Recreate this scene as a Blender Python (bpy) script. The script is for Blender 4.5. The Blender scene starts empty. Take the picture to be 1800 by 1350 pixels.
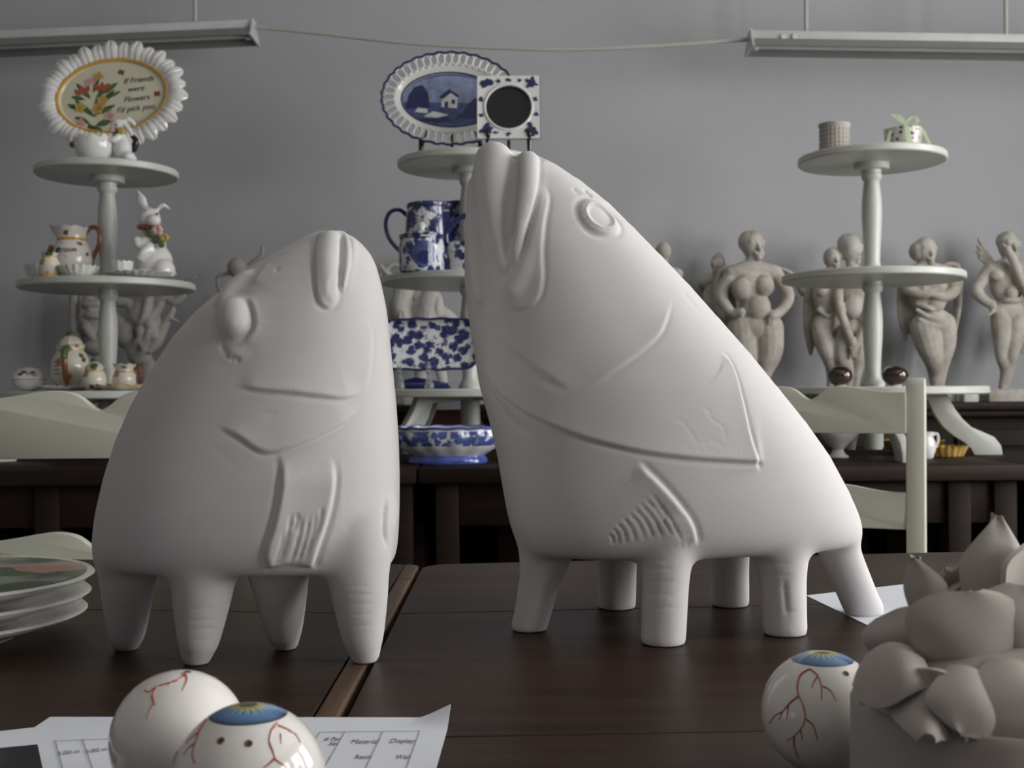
import bpy, bmesh, math, random
import numpy as np
from mathutils import Vector, Matrix, Euler
from mathutils.bvhtree import BVHTree

random.seed(7); np.random.seed(7)
SC = bpy.context.scene
COL = SC.collection
PI = math.pi

# ------------------------------------------------------------------ camera
FPX = 2100.0                                   # focal length for an 1800 px wide frame
CAM = Vector((0.0, 0.0, 1.0))
PITCH, ROLL = math.radians(0.19), math.radians(0.33)
cam_data = bpy.data.cameras.new('camera')
cam_data.sensor_width = 36.0
cam_data.lens = 36.0 * FPX / 1800.0
cam_data.dof.use_dof = True
cam_data.dof.focus_distance = 1.2
cam_data.dof.aperture_fstop = 14.0
cam = bpy.data.objects.new('camera', cam_data); COL.objects.link(cam)
CAM_ROT = Matrix.Rotation(math.radians(90) + PITCH, 3, 'X') @ Matrix.Rotation(-ROLL, 3, 'Z')
cam.matrix_world = Matrix.Translation(CAM) @ CAM_ROT.to_4x4()
SC.camera = cam

# ------------------------------------------------------------------ world, window light, exposure
SC.view_settings.view_transform = 'Standard'
SC.view_settings.look = 'None'
SC.view_settings.gamma = 1.0
SC.view_settings.use_curve_mapping = False
SC.view_settings.exposure = 1.15
world = bpy.data.worlds.new('overcast_sky'); SC.world = world
world.use_nodes = True
bg = world.node_tree.nodes['Background']
bg.inputs[0].default_value = (0.72, 0.80, 0.92, 1); bg.inputs[1].default_value = 0.6
WALL_R, WALL_L, WALL_B, WALL_F, CEIL = 3.6, -4.3, 5.15, -3.6, 3.5
WINDOWS = [(-0.5, 1.2), (1.25, 1.2), (2.95, 1.2)]          # centre along the right wall, width
WIN_Z0, WIN_Z1 = 0.95, 2.85
WIN_POWER = 42.0
for i, (wy, ww) in enumerate(WINDOWS):
    ld = bpy.data.lights.new('window_daylight', 'AREA')
    ld.shape = 'RECTANGLE'; ld.size = ww - 0.05; ld.size_y = WIN_Z1 - WIN_Z0 - 0.05
    ld.energy = WIN_POWER; ld.color = (1.0, 0.985, 0.965)
    lo = bpy.data.objects.new('window_daylight', ld); COL.objects.link(lo)
    lo.location = (WALL_R + 0.22, wy, (WIN_Z0 + WIN_Z1) / 2)
    lo.rotation_euler = (0, math.radians(90), 0)
    lo.rotation_euler = Vector((-1, 0, 0)).to_track_quat('-Z', 'Y').to_euler()

# ------------------------------------------------------------------ helpers
def ray(px, py):
    """direction from the camera through a picture point"""
    return CAM_ROT @ Vector(((px - 900) / FPX, (675 - py) / FPX, -1.0))
def at(px, py, Y):
    d = ray(px, py); return CAM + d * (Y / d.y)
def on_z(px, py, z):
    d = ray(px, py); return CAM + d * ((z - CAM.z) / d.z)
def pxm(Y):                                     # metres per picture point at depth Y
    return Y / FPX

def lerp(a, b, t): return a + (b - a) * t
def smooth(t): t = max(0.0, min(1.0, t)); return t * t * (3 - 2 * t)
def catmull(pts, n):
    """n samples along a smooth curve through pts (any dimension)"""
    P = np.array(pts, float)
    if len(P) < 3:
        t = np.linspace(0, 1, n)[:, None]; return P[0] * (1 - t) + P[-1] * t
    E = np.vstack([2 * P[0] - P[1], P, 2 * P[-1] - P[-2]])
    seg = np.linalg.norm(np.diff(P, axis=0), axis=1); cum = np.concatenate([[0], np.cumsum(seg)])
    out = []
    for s in np.linspace(0, cum[-1], n):
        i = min(len(P) - 2, max(0, int(np.searchsorted(cum, s, 'right') - 1)))
        t = (s - cum[i]) / max(seg[i], 1e-9)
        p0, p1, p2, p3 = E[i], E[i + 1], E[i + 2], E[i + 3]
        out.append(0.5 * ((2 * p1) + (-p0 + p2) * t + (2 * p0 - 5 * p1 + 4 * p2 - p3) * t * t + (-p0 + 3 * p1 - 3 * p2 + p3) * t ** 3))
    return np.array(out)

class MB:
    """collects shapes; build() links them as ONE mesh object"""
    def __init__(self): self.v, self.f, self.m, self.cur = [], [], [], 0
    def add(self, vs, fs):
        o = len(self.v); self.v += [tuple(x) for x in vs]
        for f in fs: self.f.append(tuple(i + o for i in f)); self.m.append(self.cur)
        return self
    def box(self, c, s, rz=0.0, rot=None):
        M = rot if rot is not None else Matrix.Rotation(rz, 3, 'Z')
        vs = []
        for x in (-.5, .5):
            for y in (-.5, .5):
                for z in (-.5, .5): vs.append(Vector(c) + M @ Vector((x * s[0], y * s[1], z * s[2])))
        return self.add(vs, [(0, 1, 3, 2), (4, 6, 7, 5), (0, 4, 5, 1), (2, 3, 7, 6), (0, 2, 6, 4), (1, 5, 7, 3)])
    def prism(self, outline, d0, d1, frame):
        """outline: 2D points; frame(a, b, d) -> 3D"""
        n = len(outline)
        vs = [frame(a, b, d0) for a, b in outline] + [frame(a, b, d1) for a, b in outline]
        fs = [tuple(range(n))[::-1], tuple(range(n, 2 * n))] + [(i, (i + 1) % n, n + (i + 1) % n, n + i) for i in range(n)]
        return self.add(vs, fs)
    def lathe(self, prof, n=48, c=(0, 0, 0), sx=1.0, sy=1.0, rf=None, rot=None):
        """prof: (r, z) pairs; rf(theta, i, r, z) -> (r, z) bends the profile round the turn"""
        vs, fs = [], []
        for i, (r, z) in enumerate(prof):
            for k in range(n):
                t = 2 * PI * k / n
                rr, zz = rf(t, i, r, z) if rf else (r, z)
                p = Vector((rr * math.cos(t) * sx, rr * math.sin(t) * sy, zz))
                if rot is not None: p = rot @ p
                vs.append(Vector(c) + p)
        for i in range(len(prof) - 1):
            for k in range(n):
                a, b = i * n + k, i * n + (k + 1) % n
                fs.append((a, b, b + n, a + n))
        if prof[0][0] > 1e-6: fs.append(tuple(range(n))[::-1])
        if prof[-1][0] > 1e-6: fs.append(tuple(range((len(prof) - 1) * n, len(prof) * n)))
        return self.add(vs, fs)
    def tube(self, pts, radii, n=12, samples=None, flat=1.0, round_ends=False):
        P = np.array([tuple(p) for p in pts], float)
        R = np.array(radii if hasattr(radii, '__len__') else [radii] * len(P), float)
        if samples:
            Q = catmull(np.hstack([P, R[:, None]]), samples); P, R = Q[:, :3], Q[:, 3]
        if round_ends:
            t0 = (P[0] - P[1]); t0 /= np.linalg.norm(t0) + 1e-12
            t1 = (P[-1] - P[-2]); t1 /= np.linalg.norm(t1) + 1e-12
            a = [(.94, .34), (.77, .64), (.35, .94), (.03, 1.0)]
            P = np.vstack([[P[0] + t0 * R[0] * s for c_, s in a[::-1]], P, [P[-1] + t1 * R[-1] * s for c_, s in a]])
            R = np.concatenate([[R[0] * c_ for c_, s in a[::-1]], R, [R[-1] * c_ for c_, s in a]])
        up = None; vs, fs = [], []
        for i in range(len(P)):
            t = Vector(P[min(i + 1, len(P) - 1)] - P[max(i - 1, 0)]).normalized()
            if up is None:
                up = Vector((0, 0, 1)) if abs(t.z) < .9 else Vector((0, 1, 0))
            a = t.cross(up).normalized(); b = a.cross(t).normalized(); up = b
            for k in range(n):
                th = 2 * PI * k / n
                vs.append(Vector(P[i]) + a * (math.cos(th) * R[i]) + b * (math.sin(th) * R[i] * flat))
        for i in range(len(P) - 1):
            for k in range(n):
                u, w = i * n + k, i * n + (k + 1) % n
                fs.append((u, w, w + n, u + n))
        fs.append(tuple(range(n))[::-1]); fs.append(tuple(range((len(P) - 1) * n, len(P) * n)))
        return self.add(vs, fs)
    def ball(self, c, r, rot=None, nu=20, nv=12):
        r = r if hasattr(r, '__len__') else (r, r, r)
        vs, fs = [], []
        for j in range(1, nv):
            ph = PI * j / nv
            for k in range(nu):
                th = 2 * PI * k / nu
                p = Vector((math.sin(ph) * math.cos(th) * r[0], math.sin(ph) * math.sin(th) * r[1], math.cos(ph) * r[2]))
                vs.append(Vector(c) + (rot @ p if rot is not None else p))
        top, bot = Vector((0, 0, r[2])), Vector((0, 0, -r[2]))
        vs += [Vector(c) + (rot @ top if rot is not None else top), Vector(c) + (rot @ bot if rot is not None else bot)]
        T, B = len(vs) - 2, len(vs) - 1
        for j in range(nv - 2):
            for k in range(nu):
                a, b = j * nu + k, j * nu + (k + 1) % nu
                fs.append((a, a + nu, b + nu, b))
        for k in range(nu):
            fs.append((T, k, (k + 1) % nu)); o = (nv - 2) * nu
            fs.append((B, o + (k + 1) % nu, o + k))
        return self.add(vs, fs)
    def sheet(self, fn, nu, nv, thick=0.0):
        """fn(u, v) -> Vector, u, v in 0..1; thick > 0 gives a closed slab"""
        g = [[Vector(fn(i / nu, j / nv)) for j in range(nv + 1)] for i in range(nu + 1)]
        idx = lambda i, j: i * (nv + 1) + j
        vs = [p for row in g for p in row]
        fs = [(idx(i, j), idx(i + 1, j), idx(i + 1, j + 1), idx(i, j + 1)) for i in range(nu) for j in range(nv)]
        if thick > 0:
            N = len(vs); vs2 = []
            for i in range(nu + 1):
                for j in range(nv + 1):
                    du = g[min(i + 1, nu)][j] - g[max(i - 1, 0)][j]; dv = g[i][min(j + 1, nv)] - g[i][max(j - 1, 0)]
                    nn = du.cross(dv); nn = nn.normalized() if nn.length > 1e-12 else Vector((0, 0, 1))
                    vs2.append(g[i][j] - nn * thick)
            fs = fs + [tuple(N + k for k in f[::-1]) for f in fs]
            ring = [idx(i, 0) for i in range(nu + 1)] + [idx(nu, j) for j in range(1, nv + 1)] + [idx(i, nv) for i in range(nu - 1, -1, -1)] + [idx(0, j) for j in range(nv - 1, 0, -1)]
            for a, b in zip(ring, ring[1:] + ring[:1]): fs.append((b, a, N + a, N + b))
            vs = vs + vs2
        return self.add(vs, fs)
    def mesh(self, name, mats, smooth_deg=35, bevel=0.0, seg=2):
        me = bpy.data.meshes.new(name)
        me.from_pydata(self.v, [], self.f); me.update()
        for m in (mats if isinstance(mats, (list, tuple)) else [mats]): me.materials.append(m)
        me.polygons.foreach_set('material_index', self.m)
        if bevel > 0:
            bm = bmesh.new(); bm.from_mesh(me)
            bmesh.ops.recalc_face_normals(bm, faces=bm.faces)
            ed = [e for e in bm.edges if len(e.link_faces) == 2 and e.calc_face_angle(0) > math.radians(30)]
            bmesh.ops.bevel(bm, geom=ed, offset=bevel, segments=seg, profile=.5, affect='EDGES', clamp_overlap=True)
            bm.to_mesh(me); bm.free()
        else:
            bm = bmesh.new(); bm.from_mesh(me); bmesh.ops.recalc_face_normals(bm, faces=bm.faces); bm.to_mesh(me); bm.free()
        if smooth_deg:
            me.polygons.foreach_set('use_smooth', [True] * len(me.polygons))
            me.set_sharp_from_angle(angle=math.radians(smooth_deg))
        me.update(); return me
    def build(self, name, mats, parent=None, **kw):
        o = bpy.data.objects.new(name, self.mesh(name, mats, **kw)); COL.objects.link(o)
        if parent is not None: o.parent = parent
        return o

def tag(o, label=None, cat=None, group=None, kind=None):
    if label: o['label'] = label
    if cat: o['category'] = cat
    if group: o['group'] = group
    if kind: o['kind'] = kind
    return o
def thing(name, label, cat, loc=(0, 0, 0), rz=0.0, group=None):
    o = bpy.data.objects.new(name, None); COL.objects.link(o)
    o.empty_display_size = .05
    o.location = loc; o.rotation_euler = (0, 0, rz)
    return tag(o, label, cat, group)
def link_mesh(name, me, parent=None, loc=None, rot=None, scale=None):
    o = bpy.data.objects.new(name, me); COL.objects.link(o)
    if parent is not None: o.parent = parent
    if loc is not None: o.location = loc
    if rot is not None: o.rotation_euler = rot
    if scale is not None: o.scale = scale
    return o
def copy_tree(o, parent=None):
    c = o.copy(); COL.objects.link(c); c.parent = parent
    for ch in list(o.children): copy_tree(ch, c)
    return c
def struct(name, mb, mat, parent=None, **kw):
    o = mb.build(name, mat, parent, **kw)
    if parent is None: o['kind'] = 'structure'
    return o

def fuse(mb, voxel, iters=4, factor=.5):
    """one continuous surface from overlapping closed shapes; returns vertex and face arrays"""
    tmp = bpy.data.objects.new('tmp', mb.mesh('tmp', [], smooth_deg=0)); COL.objects.link(tmp)
    r = tmp.modifiers.new('r', 'REMESH'); r.mode = 'VOXEL'; r.voxel_size = voxel; r.adaptivity = 0
    if iters:
        s = tmp.modifiers.new('s', 'SMOOTH'); s.factor = factor; s.iterations = iters
    dg = bpy.context.evaluated_depsgraph_get(); dg.update()
    ev = tmp.evaluated_get(dg)
    me = bpy.data.meshes.new_from_object(ev)
    old = tmp.data
    bpy.data.objects.remove(tmp); bpy.data.meshes.remove(old)
    return me
def fuse_build(name, mb, voxel, mat, parent=None, iters=4, factor=.5, floor=None):
    me = fuse(mb, voxel, iters, factor); me.name = name
    if floor is not None:
        for v in me.vertices: v.co.z = max(v.co.z, floor)
    me.materials.clear(); me.materials.append(mat)
    me.polygons.foreach_set('use_smooth', [True] * len(me.polygons))
    me.polygons.foreach_set('material_index', [0] * len(me.polygons)); me.update()
    return link_mesh(name, me, parent)

# ------------------------------------------------------------------ materials
class NT:
    def __init__(self, name):
        self.mat = bpy.data.materials.new(name); self.mat.use_nodes = True
        self.t = self.mat.node_tree; self.n = self.t.nodes; self.l = self.t.links
        self.b = self.n['Principled BSDF']
        self.tc = None
    def new(self, kind, **ins):
        x = self.n.new(kind)
        for k, v in ins.items():
            key = k.replace('_', ' ')
            if key in x.inputs: self.set(x.inputs[key], v)
            else: setattr(x, k, v)
        return x
    def set(self, sock, v):
        if isinstance(v, bpy.types.NodeSocket): self.l.new(v, sock)
        elif isinstance(v, (tuple, list)) and len(v) == 3 and sock.type == 'RGBA': sock.default_value = (*v, 1)
        else: sock.default_value = v
    def co(self, scale=(1, 1, 1), loc=(0, 0, 0), rot=(0, 0, 0), which='Object'):
        if self.tc is None: self.tc = self.n.new('ShaderNodeTexCoord')
        m = self.n.new('ShaderNodeMapping'); m.inputs['Scale'].default_value = scale
        m.inputs['Location'].default_value = loc; m.inputs['Rotation'].default_value = rot
        self.l.new(self.tc.outputs[which], m.inputs['Vector']); return m.outputs['Vector']
    def noise(self, vec, scale, detail=3, rough=.5, dist=0.0):
        x = self.n.new('ShaderNodeTexNoise'); self.l.new(vec, x.inputs['Vector'])
        x.inputs['Scale'].default_value = scale; x.inputs['Detail'].default_value = detail
        x.inputs['Roughness'].default_value = rough; x.inputs['Distortion'].default_value = dist
        return x.outputs['Fac'], x.outputs['Color']
    def voro(self, vec, scale, feature='F1', rnd=1.0):
        x = self.n.new('ShaderNodeTexVoronoi'); self.l.new(vec, x.inputs['Vector']); x.feature = feature
        x.inputs['Scale'].default_value = scale; x.inputs['Randomness'].default_value = rnd
        return x.outputs['Distance'], x.outputs['Color'] if 'Color' in x.outputs else None
    def ramp(self, fac, stops, interp='LINEAR'):
        x = self.n.new('ShaderNodeValToRGB'); x.color_ramp.interpolation = interp
        e = x.color_ramp.elements
        while len(e) > 1: e.remove(e[-1])
        e[0].position = stops[0][0]; c = stops[0][1]; e[0].color = (*c, 1) if len(c) == 3 else c
        for p, c in stops[1:]:
            q = e.new(p); q.color = (*c, 1) if len(c) == 3 else c
        self.l.new(fac, x.inputs['Fac']); return x.outputs['Color']
    def mix(self, fac, a, b, mode='MIX'):
        x = self.n.new('ShaderNodeMix'); x.data_type = 'RGBA'; x.blend_type = mode
        self.set(x.inputs[0], fac); self.set(x.inputs[6], a); self.set(x.inputs[7], b)
        return x.outputs[2]
    def math(self, op, a, b=0.0, c=0.0):
        x = self.n.new('ShaderNodeMath'); x.operation = op
        self.set(x.inputs[0], a); self.set(x.inputs[1], b); self.set(x.inputs[2], c)
        return x.outputs[0]
    def bump(self, h, strength=.3, dist=.001):
        x = self.n.new('ShaderNodeBump'); self.l.new(h, x.inputs['Height'])
        x.inputs['Strength'].default_value = strength; x.inputs['Distance'].default_value = dist
        self.l.new(x.outputs['Normal'], self.b.inputs['Normal'])
    def sep(self, vec):
        x = self.n.new('ShaderNodeSeparateXYZ'); self.l.new(vec, x.inputs[0]); return x.outputs
    def done(self, color=None, rough=.5, spec=.5, coat=0.0, metal=0.0):
        if color is not None: self.set(self.b.inputs['Base Color'], color)
        self.set(self.b.inputs['Roughness'], rough)
        self.b.inputs['Specular IOR Level'].default_value = spec
        self.b.inputs['Coat Weight'].default_value = coat; self.b.inputs['Coat Roughness'].default_value = .08
        self.b.inputs['Metallic'].default_value = metal
        return self.mat

def plain(name, col, rough=.5, spec=.5, coat=0.0, metal=0.0, var=.06, vscale=8, bump=0.0, bscale=60):
    t = NT(name); v = t.co()
    f, _ = t.noise(v, vscale, 4)
    c = t.ramp(f, [(.3, tuple(x * (1 - var) for x in col)), (.7, tuple(min(1, x * (1 + var)) for x in col))])
    if bump:
        g, _ = t.noise(v, bscale, 5, .6); t.bump(g, bump, .002)
    return t.done(c, rough, spec, coat, metal)

def wood(name, dark, light, rough=.35, scale=1.0, spec=.5, axis=0, bump=.25, scratches=False):
    t = NT(name); s = [14 * scale] * 3; s[axis] = 1.3 * scale
    v = t.co(tuple(s))
    f, _ = t.noise(v, 2.2, 6, .62, .6)
    s2 = [90 * scale] * 3; s2[axis] = 3.5 * scale
    v2 = t.co(tuple(s2)); g, _ = t.noise(v2, 2.0, 3, .6)
    k = t.math('ADD', t.math('MULTIPLY', f, .7), t.math('MULTIPLY', g, .3))
    c = t.ramp(k, [(.30, dark), (.5, tuple(lerp(a, b, .4) for a, b in zip(dark, light))), (.72, light)])
    if scratches:
        s3 = [60.0] * 3; s3[axis] = 7.0
        q, _ = t.noise(t.co(tuple(s3), (3.1, 1.7, 0)), 1.0, 5, .7); w_, _ = t.noise(t.co(), 2.3, 3)
        c = t.mix(t.math('MULTIPLY', t.ramp(q, [(.66, (0, 0, 0)), (.76, (.5, .5, .5))]), t.ramp(w_, [(.45, (0, 0, 0)), (.6, (1, 1, 1))])), c, (.13, .095, .075))
    big, _ = t.noise(t.co(), 3.0, 3)
    r = t.math('ADD', rough - .08, t.math('MULTIPLY', big, .16))
    t.bump(g, bump, .0012)
    return t.done(c, r, spec)

M = {}
def wall_mat():
    t = NT('wall_paint'); v = t.co()
    f, _ = t.noise(v, 1.6, 5, .6); g, _ = t.noise(v, 40, 4, .6)
    c = t.ramp(f, [(.3, (.415, .42, .44)), (.7, (.45, .455, .475))])
    t.bump(g, .12, .003)
    return t.done(c, .75, .3)
M['wall'] = wall_mat()
M['ceiling'] = plain('ceiling_paint', (.76, .76, .74), .8, .2)
M['floor'] = wood('floor_boards', (.14, .10, .075), (.26, .19, .14), .45, .6)
M['trim'] = plain('window_paint', (.7, .7, .68), .5)
M['table'] = wood('table_wood', (.015, .0078, .0048), (.058, .029, .016), .40, 1.0, .19, 0, .3, True)
M['table_side'] = wood('table_side_wood', (.05, .026, .014), (.15, .085, .05), .45, 1.2, .5, 1, .4)
M['counter'] = wood('counter_wood', (.010, .0055, .004), (.026, .014, .009), .55, .8, .18, 0, .3)
M['cream'] = plain('cream_paint', (.56, .56, .47), .42, .4, var=.05, vscale=5, bump=.05, bscale=30)
M['stand'] = plain('stand_paint', (.55, .565, .52), .38, .5, var=.05, vscale=5, bump=.05, bscale=30)
M['light_metal'] = plain('light_metal', (.52, .55, .54), .45, .5)
M['light_dark'] = plain('light_reflector', (.22, .22, .21), .5, .4)
M['tube'] = plain('tube_glass', (.55, .56, .56), .25, .5)
M['cord'] = plain('cord', (.45, .44, .40), .6, .3)
M['black'] = plain('black_lacquer', (.012, .012, .014), .25, .5)
M['chrome'] = plain('screw_metal', (.6, .6, .6), .3, metal=1.0)
def plaster():
    t = NT('white_plaster'); v = t.co()
    f, _ = t.noise(v, 5, 5, .6); g, _ = t.noise(t.co((1, 1, 3.2)), 70, 5, .65)
    pits, _ = t.voro(v, 55)
    pm = t.ramp(pits, [(.03, (0, 0, 0)), (.09, (1, 1, 1))])
    sel, _ = t.noise(v, 16, 2); selm = t.ramp(sel, [(.56, (1, 1, 1)), (.62, (0, 0, 0))])
    pm2 = t.math('MAXIMUM', pm, selm)
    c = t.ramp(f, [(.3, (.62, .605, .595)), (.7, (.675, .66, .65))])
    st, _ = t.noise(v, 9, 6, .7); c = t.mix(t.ramp(st, [(.62, (0, 0, 0)), (.78, (.22, .22, .22))]), c, (.55, .50, .45))
    h = t.math('ADD', t.math('MULTIPLY', g, .35), t.math('MULTIPLY', pm2, .5))
    t.bump(h, .32, .0011)
    return t.done(c, .72, .25)
M['plaster'] = plaster()
# ================================================================== the room
b = MB().box(((WALL_L + WALL_R) / 2, (WALL_F + WALL_B) / 2, -.05), (WALL_R - WALL_L + .6, WALL_B - WALL_F + .6, .1))
struct('floor', b, M['floor'])
struct('ceiling', MB().box(((WALL_L + WALL_R) / 2, (WALL_F + WALL_B) / 2, CEIL + .05), (WALL_R - WALL_L + .6, WALL_B - WALL_F + .6, .1)), M['ceiling'])
struct('wall_back', MB().box(((WALL_L + WALL_R) / 2, WALL_B + .1, CEIL / 2), (WALL_R - WALL_L + .4, .2, CEIL)), M['wall'])
struct('wall_front', MB().box(((WALL_L + WALL_R) / 2, WALL_F - .1, CEIL / 2), (WALL_R - WALL_L + .4, .2, CEIL)), M['wall'])
struct('wall_left', MB().box((WALL_L - .1, (WALL_F + WALL_B) / 2, CEIL / 2), (.2, WALL_B - WALL_F, CEIL)), M['wall'])
b = MB(); ys = [WALL_F]
for wy, ww in WINDOWS: ys += [wy - ww / 2, wy + ww / 2]
ys.append(WALL_B)
for i in range(0, len(ys), 2): b.box((WALL_R + .1, (ys[i] + ys[i + 1]) / 2, CEIL / 2), (.2, ys[i + 1] - ys[i], CEIL))
for wy, ww in WINDOWS:
    b.box((WALL_R + .1, wy, WIN_Z0 / 2), (.2, ww, WIN_Z0)); b.box((WALL_R + .1, wy, (CEIL + WIN_Z1) / 2), (.2, ww, CEIL - WIN_Z1))
struct('wall_right', b, M['wall'])
def pane_mat():
    t = NT('window_glass'); tr = t.n.new('ShaderNodeBsdfTransparent'); gl = t.n.new('ShaderNodeBsdfGlossy')
    gl.inputs['Roughness'].default_value = .02
    mx = t.n.new('ShaderNodeMixShader'); mx.inputs[0].default_value = .06
    t.l.new(tr.outputs[0], mx.inputs[1]); t.l.new(gl.outputs[0], mx.inputs[2])
    t.l.new(mx.outputs[0], t.n['Material Output'].inputs['Surface']); return t.mat
M['pane'] = pane_mat()
for i, (wy, ww) in enumerate(WINDOWS):
    w = MB(); h = WIN_Z1 - WIN_Z0; zc = (WIN_Z0 + WIN_Z1) / 2; x = WALL_R + .06
    for s in (-1, 1):
        w.box((x, wy + s * (ww / 2 - .03), zc), (.06, .06, h)); w.box((x, wy, zc + s * (h / 2 - .03)), (.06, ww, .06))
    wo = struct('window_%d' % (i + 1), w, M['trim'])
    MB().box((x, wy, zc), (.05, .035, h - .12)).build('mullion', M['trim'], wo)
    MB().box((x, wy, zc + .25), (.05, ww - .12, .035)).build('transom', M['trim'], wo)
    for s in (-1, 1):
        MB().box((x, wy + s * ww / 4, zc), (.004, ww / 2 - .08, h - .12)).build('pane', M['pane'], wo)
    MB().box((WALL_R - .02, wy, WIN_Z0 - .02), (.24, ww + .1, .04)).build('window_sill', M['trim'], wo)

# ------------------------------------------------------------------ fluorescent fittings on the wall side
def light_fitting(pa, pb, Y, rods, length_px_side, label, screws):
    A, B = at(*pa, Y), at(*pb, Y)                 # ends of the housing, top edge
    d = (B - A).normalized(); L = (B - A).length; c = (A + B) / 2
    root = thing('fluorescent_light', label, 'ceiling light', tuple(c), 0, None)
    ang = math.atan2(d.z, d.x); R = Matrix.Rotation(-ang, 3, 'Y')
    k = pxm(Y)
    MB().box(R @ Vector((0, 0, -.018)), (L, .07, .036), rot=R).build('housing', M['light_metal'], root, bevel=.004)
    rf = MB(); prof = [(-.045, -.036), (-.085, -.074), (-.078, -.076), (-.04, -.042)]
    for s in (1, -1):
        rf.prism([(s * a, q) for a, q in prof], -L / 2, L / 2, lambda a, q, dd: R @ Vector((dd, a, q)))
    rf.box(R @ Vector((0, 0, -.039)), (L, .09, .005), rot=R)
    rf.build('reflector', M['light_dark'], root)
    MB().tube([R @ Vector((-L / 2 + .03, -.015, -.058)), R @ Vector((L / 2 - .03, -.015, -.058))], .013, 14).build('tube', M['tube'], root)
    for s in (-1, 1):
        e = MB().prism([(-.09, -.078), (.09, -.078), (.05, -.03), (.036, .004), (-.036, .004), (-.05, -.03)], s * L / 2 - .004, s * L / 2 + .004, lambda a, q, dd: R @ Vector((dd, a, q)))
        e.build('end_cap', M['light_metal'], root)
        MB().box(R @ Vector((s * (L / 2 - .022), -.015, -.058)), (.02, .026, .034), rot=R).build('tube_holder', M['trim'], root, bevel=.003)
    for px in rods:
        p = at(px, 40, Y); MB().tube([(p.x - c.x, 0, -.004 + (p.x - c.x) * math.tan(ang)), (p.x - c.x, 0, CEIL - c.z)], .0085, 10).build('hanging_rod', M['cord'], root)
    for px in screws:
        p = at(px, 63, Y); MB().tube([(p.x - c.x, -.034, -.014), (p.x - c.x, -.044, -.014)], .011, 14).build('screw', M['chrome'], root)
    return root
LY = 4.78
light_fitting((-190, 66), (446, 38), LY, (343,), 0, 'grey fluorescent strip light hanging by a single rod in view, no screws on its side', ())
light_fitting((1318, 57), (1975, 67), LY, (1417, 1768), 0, 'grey fluorescent strip light with two round screws on its side', (1373, 1393))
pts = [at(x, y, LY) for x, y in ((446, 47), (560, 58), (700, 74), (850, 83), (1000, 87), (1150, 81), (1320, 69))]
tag(MB().tube(pts, .0085, 10, samples=40).build('electric_cable', M['cord']), 'pale electric cable sagging between the two strip lights', 'cable')

# ------------------------------------------------------------------ the two dark tables in front
TZ = .75
def dark_table(name, corners, label, strip, seam_u):
    """corners: near-left, near-right, far-right, far-left of the top, seen from above; seam_u = 1 or 0: side with the rounded far corner"""
    nl, nr, fr, fl = [Vector((x, y, 0)) for x, y in corners]
    base = (nl + nr + fr + fl) / 4
    root = thing(name, label, 'table', (base.x, base.y, 0))
    P = lambda u, v: lerp(lerp(nl, nr, u), lerp(fl, fr, u), v) - Vector((base.x, base.y, 0))
    width = (nr - nl).length; depth = (fl - nl).length
    es = strip / width
    u0, u1 = 0.0, 1.0 - es
    g = .0006
    up = lambda a_, b_, d_: Vector((a_, b_, d_))
    def rounded(q, k, r):                            # round one corner of a quad
        c = q[k]; p, n_ = q[k - 1], q[(k + 1) % 4]; d1, d2 = (p - c).normalized(), (n_ - c).normalized()
        a_, b_ = c + d1 * r, c + d2 * r; arc = []
        for i in range(7):
            t = i / 6; arc.append((1 - t) ** 2 * a_ + 2 * t * (1 - t) * c + t * t * b_)
        return q[:k] + arc + q[k + 1:]
    n = 6; vs = [0, .15, .34, .53, .71, .88, 1.0]
    for i in range(n):
        a, c_ = vs[i] + g / depth, vs[i + 1] - g / depth
        q = [P(u0, a), P(u1 - g / width, a), P(u1 - g / width, c_), P(u0, c_)]
        if i == n - 1 and not strip and seam_u == 0: q = rounded(q, 3, .045)
        MB().prism([(p.x, p.y) for p in q], TZ - .03, TZ - (.0003 if i % 2 else 0), up).build('plank', M['table'], root, bevel=.0006, seg=1)
    if strip:
        for a, c_ in ((0, .90), (.901, 1.0)):
            q = [P(u1, a), P(1, a), P(1, c_), P(u1, c_)]
            if c_ == 1.0: q = rounded(q, 2, .018)
            MB().prism([(p.x, p.y) for p in q], TZ - .03, TZ - .0002, up).build('end_board', M['table_side'], root, bevel=.004, seg=3)
    for (ua, va, ub, vb) in ((.05, .06, .95, .06), (.05, .94, .95, .94), (.05, .06, .05, .94), (.95, .06, .95, .94)):
        A, B = P(ua, va), P(ub, vb); c = (A + B) / 2; d = B - A
        MB().box((c.x, c.y, TZ - .08), (d.length, .022, .1), rz=math.atan2(d.y, d.x)).build('apron', M['table'], root)
    for u in (.05, .95):
        for v in (.06, .94):
            p = P(u, v); MB().box((p.x, p.y, (TZ - .03) / 2), (.06, .06, TZ - .03)).build('leg', M['table'], root, bevel=.004)
    return root
SEAM = -.130
dark_table('dining_table', ((-1.75, .42), (SEAM - .003, .42), (SEAM - .003, 1.70), (-1.75, 1.93)), 'dark wooden table with worn brown end board, carrying the shorter white fish', .021, 1)
dark_table('dining_table', ((SEAM + .003, .42), (1.75, .42), (1.75, 1.93), (SEAM + .003, 1.70)), 'dark wooden table with a scuffed glossy top, carrying the taller fish and the flower box', 0, 0)

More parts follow.
